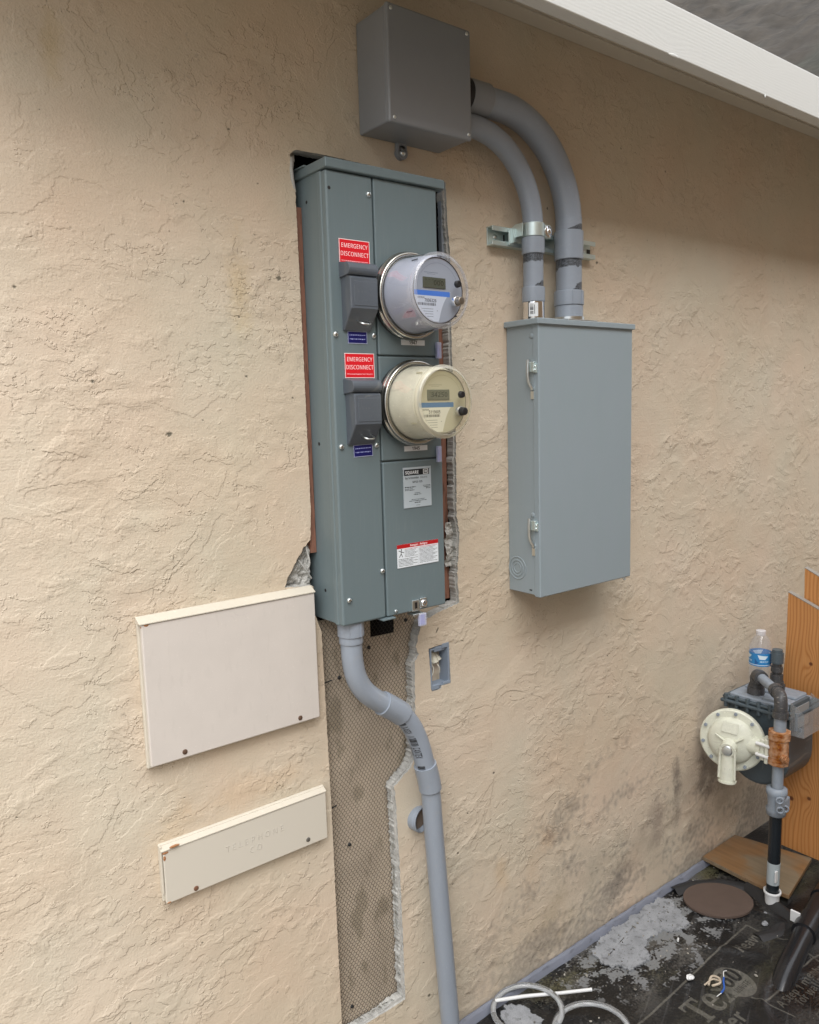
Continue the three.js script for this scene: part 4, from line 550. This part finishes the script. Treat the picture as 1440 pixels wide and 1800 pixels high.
{
  const lav = new THREE.MeshStandardMaterial({ roughness: 0.5, bumpMap: grime, bumpScale: 0.002, map: tex(512, 64, (u, v) => { const q = F(u * 12, v * 2, 4), k = 1 + 0.15 * q, d = ss(0.2, 0.4, F(u * 30 + 7, v * 3, 4)) * 0.25; return [0.185 * k * (1 - d), 0.2 * k * (1 - d), 0.245 * k * (1 - d)]; }, true) });
  const pts = []; for (let i = 0; i <= 120; i++) { const x = mix(1.02, 2.3, i / 120), e = Math.max(0, 1.2 - x); pts.push([x + 0.5 * e * e, 0.004 + 0.3 * e * e + 0.0015 * N(x * 14, 3)]); }
  const P = [], I = [], U = []; pts.forEach(([x, z], i) => { const w = 0.017 + 0.05 * Math.max(0, 1.2 - x) + 0.003 * N(x * 18, 9); [[0, 0.021], [0.3, 0.0245], [0.62, 0.019], [1, 0.006], [1.02, 0.002]].forEach(([k, y], m) => { P.push(x, y + 0.002 * N(x * 25, k * 5), z + k * w); U.push(x, m / 4); }); if (i) for (let m = 0; m < 4; m++) { const o = i * 5 + m; I.push(o - 5, o - 4, o, o - 4, o + 1, o); } });
  const g = new THREE.BufferGeometry(); g.setAttribute('position', new THREE.Float32BufferAttribute(P, 3)); g.setAttribute('uv', new THREE.Float32BufferAttribute(U, 2)); g.setIndex(I); g.computeVertexNormals();
  single('flashing_strip', 'lavender grey flashing strip folded along the foot of the wall', 'flashing', g, lav);
}
{
  const g = new THREE.CylinderGeometry(0.09, 0.0905, 0.006, 56); g.scale(1.1, 1, 0.9); g.rotateY(-0.6); g.translate(2.0, 0.017, 0.145);
  single('round_lid', 'flat round dull brown lid lying beside the plywood', 'lid', g, new THREE.MeshStandardMaterial({ roughness: 0.75, map: tex(128, 128, (u, v) => { const k = 1 + 0.12 * F(u * 5, v * 5, 4) + 0.05 * N(u * 60, v * 60); return [0.098 * k, 0.068 * k, 0.054 * k]; }, true) }));
  const s = new THREE.Shape([[2.142, 0.008], [2.335, 0.006], [2.388, 0.232], [2.15, 0.279], [2.134, 0.181]].map(([x, z]) => new THREE.Vector2(x, -z))), b = new THREE.ExtrudeGeometry(s, { depth: 0.011, bevelEnabled: true, bevelSize: 0.001, bevelThickness: 0.001, bevelSegments: 1 }); b.rotateX(-Math.PI / 2); b.translate(0, 0.024, 0);
  single('plywood_scrap', 'tan plywood offcut with orange water stain under the gas pipe', 'plywood', b, new THREE.MeshStandardMaterial({ roughness: 0.6, map: tex(512, 512, (u, v) => { const x = u * 0.5, z = v * 0.5, gr = F(x * 60, z * 6, 4), st = ss(-0.1, 0.3, F(x * 6 + 2, z * 6, 4) + 0.1), k = 1 + 0.3 * gr; return [mix(0.2, 0.22, st) * k, mix(0.155, 0.12, st) * k, mix(0.1, 0.05, st) * k]; }, true, [2, 2]) }));
}
{                                                      // grit and crumbs swept against the wall: past counting
  const r = rng(33), n = 420, im = new THREE.InstancedMesh(new THREE.DodecahedronGeometry(1, 0), std([0.3, 0.29, 0.27], 0.9), n), o = new THREE.Object3D(), col = new THREE.Color();
  for (let i = 0; i < n; i++) { const k = r(), x = k < 0.55 ? mix(1.4, 2.05, r()) : mix(1.15, 2.3, r()), z = k < 0.55 ? 0.03 + 0.2 * r() * r() + 0.03 * r() : 0.03 + 0.5 * r(), q = 0.0008 + 0.0022 * r() ** 3; o.position.set(x, 0.009 + 0.004 * r(), z); o.rotation.set(r() * 6, r() * 6, r() * 6); o.scale.set(q * (1 + r()), q * 0.8, q); o.updateMatrix(); im.setMatrixAt(i, o.matrix); const g = 0.25 + 1.6 * r() * r(); im.setColorAt(i, col.setRGB(g, g * 0.97, g * 0.9)); }
  im.name = 'grit'; im.userData = { kind: 'stuff', label: 'pale grit and plaster crumbs scattered over the black paper', category: 'grit' }; scene.add(im);
}
// clear tubing coils and white rod
function coil(label, cx, cz, R, y, tilt, seed) {
  const t = thing('tubing_coil', label, 'tubing', [cx, 0, cz], 'coils of clear tubing'), ring = (rr, yy, a0, a1, ph) => Array.from({ length: 40 }, (_, i) => { const a = mix(a0, a1, i / 39); return [cx + rr * Math.cos(a), yy + tilt * rr * Math.sin(a + ph), cz + rr * Math.sin(a)]; });
  part(t, 'clear_tube', sweep(ring(R, y, 0.3, 6.6, 0.5), 0.0068, 90, 14), phy([0.9, 0.92, 0.93], 0.06, { transmission: 0.85, thickness: 0.004, ior: 1.45 }));
  part(t, 'white_core', sweep(ring(R - 0.001, y - 0.002, 1.4 + seed, 5.2 + seed, 0.5), 0.0034, 70, 8), std([0.55, 0.56, 0.57], 0.4));
}
coil('clear plastic tubing coil nearest the lower conduit', 1.252, 0.092, 0.082, 0.03, 0.06, 2.4);
coil('clear plastic tubing coil overlapping to the right, cut by the frame', 1.315, 0.235, 0.085, 0.035, 0.08, 2.0);
single('white_rod', 'thin white plastic rod poking through the clear coil', 'rod', sweep([[1.212, 0.03, 0.022], [1.28, 0.027, 0.055], [1.36, 0.022, 0.1], [1.426, 0.026, 0.146]], 0.0042, 40, 10), M.white);
for (const [x, z, l, a, lab] of [[1.756, 0.172, 0.012, 0.5, 'white cable scrap below the cement patch'], [1.322, 0.03, 0.014, 0.2, 'white cable scrap beside the flashing strip']]) single('cable_scrap', lab, 'scrap', cyl([x, 0.016, z], [x + l * Math.cos(a), 0.016, z - l * Math.sin(a)], 0.0025, 0.0025, 10), M.white);
{ const pebble = (x, z, r, lab, m) => { const g = new THREE.IcosahedronGeometry(r, 2), p = g.attributes.position; for (let i = 0; i < p.count; i++) { const k = 1 + 0.35 * N(p.getX(i) / r * 1.7 + x * 50, p.getZ(i) / r * 1.7 + p.getY(i) / r); p.setXYZ(i, p.getX(i) * k * 1.3, p.getY(i) * k * 0.6, p.getZ(i) * k); } g.translate(x, 0.012 + r * 0.5, z); g.computeVertexNormals(); single('plaster_crumb', lab, 'crumb', g, m); };
  pebble(1.66, 0.27, 0.008, 'white plaster crumb just left of the printed oval', M.white); pebble(2.004, 0.285, 0.008, 'white plaster crumb near the word Heavy', cement); pebble(2.032, 0.228, 0.005, 'tiny white crumb beside the round lid', cement); pebble(2.05, 0.262, 0.005, 'tiny white crumb by the folded paper edge', cement); }
{ const t = thing('wire_scrap', 'short bent blue wire offcut lying on the printed oval', 'wire', [1.7, 0.012, 0.34]); part(t, 'insulation', sweep([[1.664, 0.02, 0.353], [1.682, 0.022, 0.35], [1.7, 0.026, 0.338], [1.712, 0.026, 0.332]], 0.0024, 24, 8), std([0.02, 0.1, 0.42], 0.4)); part(t, 'bare_end', [cyl([1.65, 0.017, 0.35], [1.665, 0.02, 0.353], 0.0012, 0.0012, 6), sweep([[1.712, 0.026, 0.332], [1.728, 0.028, 0.322], [1.742, 0.024, 0.322]], 0.0012, 12, 6)], M.white); }
single('wrapper_scrap', 'crumpled pale wire wrapper next to the blue wire', 'wrapper', [sweep([[1.665, 0.02, 0.318], [1.69, 0.028, 0.312], [1.705, 0.022, 0.322], [1.69, 0.024, 0.335], [1.67, 0.02, 0.325]], 0.003, 40, 6), sweep([[1.66, 0.018, 0.31], [1.68, 0.03, 0.32], [1.7, 0.02, 0.33]], 0.0022, 30, 6)], std([0.5, 0.42, 0.32], 0.5));
{
  const t = thing('drain_pipe', 'shiny black drain pipe with a collar at the right edge', 'pipe', [2.2, 0, 0.35]), bk = std([0.016, 0.016, 0.018], 0.22);
  part(t, 'pipe_run', sweep([[2.6, 0.06, 0.285], [2.343, 0.04, 0.327], [2.175, 0.034, 0.354], [2.05, 0.031, 0.378], [1.957, 0.026, 0.398], [1.849, 0.01, 0.419], [1.775, -0.03, 0.435]], 0.027, 90, 28), bk);
  pieces(t, 'collar', [cyl([2.09, 0.032, 0.37], [2.02, 0.03, 0.384], 0.0315, 0.0315, 32), cyl([2.26, 0.037, 0.34], [2.2, 0.035, 0.35], 0.031, 0.031, 32)], bk);
  part(t, 'metal_band', cyl([2.36, 0.041, 0.324], [2.29, 0.0385, 0.336], 0.0295, 0.0295, 32), M.chrome);
  part(t, 'paper_label', rb(2.05, 2.056, 0.03, 0.062, 0.332, 0.358, 0.001), M.white);
}

// ---------------------------------------------------------------- wood fence at the right
{
  const t = thing('wood_fence', 'new orange brown fence boards standing against the wall at the right', 'fence', [2.4, 0, 0.2]);
  const wood = (seed, knots) => new THREE.MeshStandardMaterial({ roughness: 0.55, bumpMap: grime, bumpScale: 0.0006, map: tex(512, 1024, (u, v) => {
    const z = u * 0.3, y = v * 1.2; let k = 0, dk = 0; for (const [kz, ky, kr] of knots) { const dz = z - kz, dy = (y - ky) * 0.45, q = dz * dz + dy * dy; k += 0.03 * Math.exp(-q / (kr * kr * 2.2)); dk = Math.max(dk, ss(kr * 0.6, kr * 0.25, Math.hypot(z - kz, y - ky))); }
    const w = z + 0.024 * N(y * 1.6 + seed, z * 5) + 0.006 * N(y * 7, seed + z * 20) + k, rg = 0.5 + 0.5 * Math.sin(w * 560 + 2.2 * N(w * 30, seed)), late = Math.pow(rg, 2.4), f = 1 + 0.16 * F(z * 240, y * 5 + seed, 3) + 0.2 * F(z * 6, y * 2 + seed, 3);
    return [mix(mix(0.56, 0.45, late), 0.14, dk) * f, mix(mix(0.265, 0.18, late), 0.04, dk) * f, mix(mix(0.09, 0.048, late), 0.014, dk) * f];
  }, true, [1 / 0.3, 1 / 1.2]) });
  const grey = new THREE.MeshStandardMaterial({ color: new THREE.Color(0.3, 0.28, 0.25), roughness: 0.9, bumpMap: grime, bumpScale: 0.001 });
  const wavy = (z0, top0, top1, z1, seed) => { const p = []; for (let i = 0; i <= 40; i++) { const y = mix(0.034, top0, i / 40); p.push([z0 + 0.003 * N(y * 3, seed) + 0.002 * N(y * 11, seed) - 0.012 * ss(0.75, 0.5, y) + 0.012 * ss(0.35, 0.1, y), y]); } p.push([z1, top1], [z1, 0.034]); return p; };
  const b = (pts, x, mat) => { const m = part(t, 'board', prof(pts, x, x + 0.019, 0.0012), mat), n = pts.length, a = pts[n - 3], c2 = pts[n - 2]; part(m, 'weathered_top', prof([[a[0], a[1] - 0.0005], [a[0] - 0.0005, a[1] + 0.0022], [c2[0], c2[1] + 0.0022], [c2[0], c2[1] - 0.0005]], x - 0.0006, x + 0.0185), grey); };
  b(wavy(0.127, 0.873, 0.803, 0.298, 2), 2.394, wood(1, [[0.095, 0.66, 0.013], [0.14, 0.205, 0.017], [0.085, 0.225, 0.014], [0.12, 0.42, 0.006]]));
  b(wavy(0.166, 0.952, 0.86, 0.36, 9), 2.416, wood(7, [[0.1, 0.8, 0.01], [0.08, 0.5, 0.012]]));
  b([[0.302, 0.034], [0.302, 0.8], [0.45, 0.82], [0.45, 0.034]], 2.394, wood(12, [[0.15, 0.4, 0.014]]));
}

// ---------------------------------------------------------------- gas meter group
{
  const t = thing('gas_meter', 'dark slate gas meter with clear index box in the corner by the fence', 'gas meter', [2.27, 0.31, 0.14]);
  const body = []; for (let i = 0; i <= 16; i++) { const a = Math.PI * i / 16; body.push([0.14 + 0.098 * Math.cos(a), 0.405 - 0.095 * Math.sin(a)]); } body.push([0.042, 0.55], [0.238, 0.55]);
  part(t, 'body', prof(body, 2.2, 2.36, 0.012), M.meterGrey);
  const flange = part(t, 'flange', [rb(2.185, 2.372, 0.545, 0.557, 0.028, 0.252, 0.005), rb(2.19, 2.367, 0.559, 0.568, 0.033, 0.248, 0.004)], M.meterGrey);
  pieces(flange, 'flange_bolt', [0.045, 0.08, 0.115, 0.15, 0.185, 0.225].map((z) => cyl([2.192, 0.533, z], [2.192, 0.574, z], 0.0062, 0.0062, 8)), M.meterGrey);
  part(t, 'top_plate', [rb(2.2, 2.35, 0.562, 0.578, 0.05, 0.235, 0.006), rb(2.21, 2.25, 0.574, 0.588, 0.15, 0.235, 0.005), rb(2.27, 2.345, 0.574, 0.586, 0.06, 0.22, 0.005)], M.galv, 'dusty grey top of the gas meter');
  part(t, 'index_back', rb(2.2, 2.305, 0.5, 0.59, 0.236, 0.247, 0.002), M.meterGrey);
  part(t, 'index_dial', rb(2.21, 2.296, 0.512, 0.578, 0.2475, 0.2495, 0.0006), std([0.3, 0.3, 0.3], 0.5));
  part(t, 'index_cover', [prof([[0.2475, 0.505], [0.285, 0.508], [0.288, 0.575], [0.2475, 0.602]], 2.185, 2.187), prof([[0.2475, 0.505], [0.285, 0.508], [0.288, 0.575], [0.2475, 0.602]], 2.306, 2.308), rb(2.187, 2.306, 0.5055, 0.576, 0.286, 0.288, 0.0008), rb(2.187, 2.306, 0.504, 0.5058, 0.248, 0.286, 0.0008)], phy([0.85, 0.87, 0.88], 0.1, { transmission: 0.88, thickness: 0 }));
  part(t, 'index_post', [cyl([2.193, 0.52, 0.262], [2.193, 0.572, 0.262], 0.005, 0.005, 10), cyl([2.193, 0.52, 0.275], [2.193, 0.53, 0.275], 0.004, 0.004, 10)], M.galv);
  const lab = (z0, z1, y0, y1, d) => { const g = new THREE.BoxGeometry(0.0012, y1 - y0, z1 - z0); g.translate(2.1995, (y0 + y1) / 2, (z0 + z1) / 2); return part(t, 'meter_label', g, new THREE.MeshStandardMaterial({ roughness: 0.5, map: canvasTex(128, 128, d) })); };
  lab(0.205, 0.238, 0.468, 0.5, (c, w, h) => { c.fillStyle = '#171b26'; c.fillRect(0, 0, w, h); c.fillStyle = '#3a4050'; c.fillRect(12, 20, 90, 10); c.fillRect(12, 44, 70, 8); });
  lab(0.204, 0.236, 0.425, 0.458, (c, w, h) => { c.fillStyle = '#c4c8ca'; c.fillRect(0, 0, w, h); c.fillStyle = '#25282b'; c.fillRect(14, 22, 60, 8); for (let i = 0; i < 10; i++) c.fillRect(14 + i * 9, 58, 4 + (i % 3) * 2, 46); });
  const port = (x, z, m) => [cyl([x, 0.572, z], [x, 0.6, z], 0.026, 0.026, 8), cyl([x, 0.6, z], [x, 0.61, z], 0.021, 0.021, 24), cyl([x, 0.61, z], [x, 0.632, z], 0.0185, 0.0185, 24)];
  part(t, 'port_nut', port(2.245, 0.112), M.blackIron); part(t, 'port_nut', port(2.31, 0.142), M.blackIron);
}
{
  const t = thing('house_gas_nipple', 'black upright gas fitting behind the water bottle', 'pipe fitting', [2.31, 0.63, 0.142]);
  part(t, 'nipple', [cyl([2.31, 0.628, 0.142], [2.31, 0.675, 0.142], 0.014, 0.014, 20), cyl([2.31, 0.64, 0.142], [2.31, 0.655, 0.142], 0.018, 0.018, 8)], M.blackIron); part(t, 'coupling', [cyl([2.31, 0.668, 0.142], [2.31, 0.7, 0.142], 0.0185, 0.0185, 24), cyl([2.31, 0.7, 0.142], [2.31, 0.71, 0.142], 0.015, 0.015, 24)], M.meterGrey);
}
{
  const t = thing('gas_riser', 'grey gas riser pipe with a rusty valve in front of the gas meter', 'gas pipe', [2.115, 0, 0.249]), z = 0.249, X = (y) => mix(2.112, 2.126, Math.min(1, y / 0.6));
  const c = (y0, y1, r, n = 28) => cyl([X(y0), y0, z], [X(y1), y1, z], r, r, n), lt = (pr, y) => lat(pr, [X(y), y, z], [0, 1, 0], 32);
  pieces(t, 'pipe', [c(0.53, 0.605, 0.0165), c(0.355, 0.45, 0.0155)], M.galv);
  part(t, 'elbow', [sweep([[2.126, 0.575, z], [2.126, 0.612, z], [2.131, 0.628, z - 0.004], [2.142, 0.634, z - 0.013], [2.158, 0.636, z - 0.03]], 0.0178, 30, 20), c(0.574, 0.592, 0.0212), cyl([2.152, 0.636, z - 0.024], [2.166, 0.6365, z - 0.038], 0.0205, 0.0205, 20)], M.blackIron);
  part(t, 'cross_pipe', cyl([2.158, 0.636, z - 0.03], [2.238, 0.64, 0.122], 0.0142, 0.0142, 24), M.galv);
  part(t, 'elbow', [sweep([[2.226, 0.64, 0.134], [2.24, 0.639, 0.118], [2.245, 0.63, 0.112], [2.245, 0.61, 0.112]], 0.0175, 30, 20), cyl([2.219, 0.64, 0.142], [2.232, 0.64, 0.128], 0.0205, 0.0205, 20)], M.blackIron);
  const v = part(t, 'rusty_valve', [lt([[0.016, 0.01], [0.0245, 0.012], [0.0265, 0.03], [0.026, 0.066], [0.0245, 0.09], [0.016, 0.092]], 0.437), lat([[0.016, 0], [0.0285, 0.001], [0.0287, 0.0013], [0.0287, 0.019], [0.0285, 0.0193], [0.016, 0.02]], [X(0.437), 0.437, z], [0, 1, 0], 8), lat([[0.016, 0], [0.0305, 0.001], [0.0307, 0.0013], [0.0307, 0.024], [0.0305, 0.0243], [0.016, 0.025]], [X(0.51), 0.511, z], [0, 1, 0], 8), cyl([X(0.47), 0.466, z], [X(0.47) - 0.02, 0.464, z + 0.03], 0.011, 0.011, 16)], M.rust);
  part(v, 'valve_core', cyl([X(0.47) - 0.02, 0.464, z + 0.03], [X(0.47) - 0.022, 0.464, z + 0.034], 0.006, 0.006, 16), M.rust);
  part(t, 'union_clamp', [lt([[0.016, 0], [0.026, 0.002], [0.028, 0.02], [0.023, 0.026], [0.025, 0.06], [0.029, 0.066], [0.028, 0.08], [0.017, 0.083]], 0.285), rb(X(0.32) - 0.034, X(0.32) - 0.004, 0.318, 0.352, z + 0.012, z + 0.028, 0.006), rb(X(0.32) - 0.006, X(0.32) + 0.03, 0.305, 0.34, z + 0.012, z + 0.026, 0.006)], M.galv);
  const ring = (x, y, r) => { const g = new THREE.TorusGeometry(r, 0.0028, 8, 24); g.rotateY(-0.9); g.translate(x, y, z + 0.026); return g; };
  pieces(t, 'lock_wing', [ring(X(0.3) - 0.034, 0.348, 0.0085), ring(X(0.3) - 0.002, 0.312, 0.009), ring(X(0.3) - 0.03, 0.318, 0.0085)], M.galv);
  part(t, 'black_sleeve', c(0.14, 0.288, 0.0172), std([0.012, 0.016, 0.02], 0.25)); part(t, 'black_sleeve', c(0.045, 0.075, 0.0172), std([0.012, 0.016, 0.02], 0.3));
  const pl = part(t, 'label_band', c(0.075, 0.14, 0.0178), std([0.4, 0.45, 0.47], 0.35)); part(pl, 'white_tag', rb(X(0.1) - 0.018, X(0.1) - 0.004, 0.088, 0.122, z + 0.0125, z + 0.0165, 0.001), M.white);
  part(t, 'ground_collar', lt([[0.012, 0.03], [0.019, 0.052], [0.024, 0.053], [0.024, 0.046], [0.02, 0.04], [0.0185, 0.0]], 0.0), M.white);
}
{
  const d = V([-0.95, 0.06, 0.3]).normalize(), at = [2.125, 0.464, 0.107], P = (o, up, side) => { const s = new THREE.Vector3(0, 1, 0).cross(d).normalize(), u = d.clone().cross(s); return V(at).addScaledVector(d, o).addScaledVector(u, up).addScaledVector(s, side).toArray(); };
  const t = thing('gas_regulator', 'cream disc-shaped gas regulator with downward vent spout', 'gas regulator', at);
  const D = d.toArray();
  part(t, 'diaphragm_case', lat([[0, 0.04], [0.03, 0.038], [0.05, 0.033], [0.0615, 0.027], [0.066, 0.021], [0.0685, 0.0135], [0.0688, 0.0131], [0.07, 0.0125], [0.0702, 0.0125], [0.0885, 0.0125], [0.089, 0.0124], [0.0925, 0.0095], [0.0926, 0.009], [0.0926, -0.004], [0.0924, -0.0045], [0.088, -0.008], [0.0878, -0.0082], [0.072, -0.01], [0.05, -0.026], [0, -0.032]], at, D, 72), M.cream);
  pieces(t, 'case_bolt', Array.from({ length: 10 }, (_, i) => { const a = i / 10 * 2 * Math.PI + 0.2; return cyl(P(0.01, 0.0825 * Math.sin(a), 0.0825 * Math.cos(a)), P(0.018, 0.0825 * Math.sin(a), 0.0825 * Math.cos(a)), 0.0052, 0.0052, 6); }), M.galv);
  const hub = part(t, 'vent_spout', [cyl(P(0.03, -0.008, 0.0), P(0.068, -0.014, 0.0), 0.024, 0.021, 28), cyl(P(0.046, -0.02, 0.0), P(0.05, -0.108, 0.0), 0.021, 0.0235, 24), cyl(P(0.051, -0.108, 0.0), P(0.0512, -0.113, 0.0), 0.026, 0.026, 24)], M.cream);
  for (const s of [-1, 1]) part(hub, 'rib', [cyl(P(0.062, -0.01, 0.02 * s), P(0.062, -0.1, 0.022 * s), 0.004, 0.004, 10), cyl(P(0.04, 0.004, 0.012 * s), P(0.043, 0.022, 0.04 * s), 0.004, 0.002, 8)], M.cream);
  part(t, 'adjuster_cap', lat([[0, 0.072], [0.012, 0.072], [0.015, 0.07], [0.016, 0.066], [0.016, 0.06]], P(0, -0.014, 0), D, 24), M.zinc);
  part(t, 'embossed_plate', (() => { const g = new THREE.BoxGeometry(0.001, 0.03, 0.045); g.rotateY(Math.atan2(0.3, 0.95)); g.rotateZ(-0.28); g.translate(...P(0.037, 0.045, 0)); return g; })(), M.cream);
  part(t, 'outlet_neck', [cyl(P(-0.01, 0.0, -0.0), [2.13, 0.463, 0.2], 0.03, 0.024, 24), rb(2.11, 2.15, 0.435, 0.5, 0.198, 0.212, 0.004), rb(2.105, 2.155, 0.43, 0.505, 0.214, 0.226, 0.004)], M.cream); pieces(t, 'neck_bolt', [cyl([2.107, 0.452, 0.19], [2.107, 0.452, 0.238], 0.0055, 0.0055, 6), cyl([2.107, 0.485, 0.19], [2.107, 0.485, 0.232], 0.0055, 0.0055, 6)], M.white);
}
{
  const x = 2.31, y = 0.588, z = 0.088, t = thing('water_bottle', 'clear plastic water bottle with blue label standing on the gas meter', 'bottle', [x, y, z]);
  const out = [[0, 0.004], [0.024, 0.001], [0.029, 0.004], [0.0315, 0.012], [0.0305, 0.03], [0.0325, 0.036], [0.031, 0.045], [0.0325, 0.054], [0.031, 0.063], [0.0325, 0.072], [0.0325, 0.118], [0.0335, 0.126], [0.032, 0.142], [0.026, 0.16], [0.0175, 0.174], [0.0125, 0.18], [0.0125, 0.184]].map(([r, q]) => [r, q * 0.88]);
  part(t, 'bottle_wall', lat(out, [x, y, z], [0, 1, 0], 48), phy([0.95, 0.97, 1], 0.06, { transmission: 0.93, thickness: 0, ior: 1.45 }));
  part(t, 'cap', lat([[0.0138, 0.157], [0.0145, 0.158], [0.0145, 0.17], [0.0135, 0.1715], [0, 0.172]], [x, y, z], [0, 1, 0], 32), phy([0.75, 0.74, 0.76], 0.4, { transmission: 0.3, thickness: 0 }));
  const g = new THREE.CylinderGeometry(0.0329, 0.0329, 0.04, 48, 1, true); g.translate(x, y + 0.084, z);
  part(t, 'label', g, new THREE.MeshStandardMaterial({ roughness: 0.4, map: canvasTex(1024, 220, (c, w, h) => { c.fillStyle = '#2d86c6'; c.fillRect(0, 0, w, h); for (let k = 0; k < 4; k++) { const o = k * 256; c.fillStyle = '#d8e8f2'; c.beginPath(); c.moveTo(o + 40, 22); c.lineTo(o + 200, 40); c.lineTo(o + 150, 100); c.lineTo(o + 70, 96); c.fill(); c.fillStyle = '#cfe2ef'; c.font = 'italic bold 40px sans-serif'; c.fillText('WATER', o + 70, 150, 150); c.fillStyle = '#1f5f9f'; c.beginPath(); c.moveTo(o, 90); c.lineTo(o + 60, 160); c.lineTo(o, 200); c.fill(); c.fillStyle = '#e4eef5'; c.fillRect(o, 192, 256, 10); } }) }));
}

scene.traverse((o) => { if (o.isMesh) { o.castShadow = true; o.receiveShadow = true; } });
renderer.render(scene, camera);
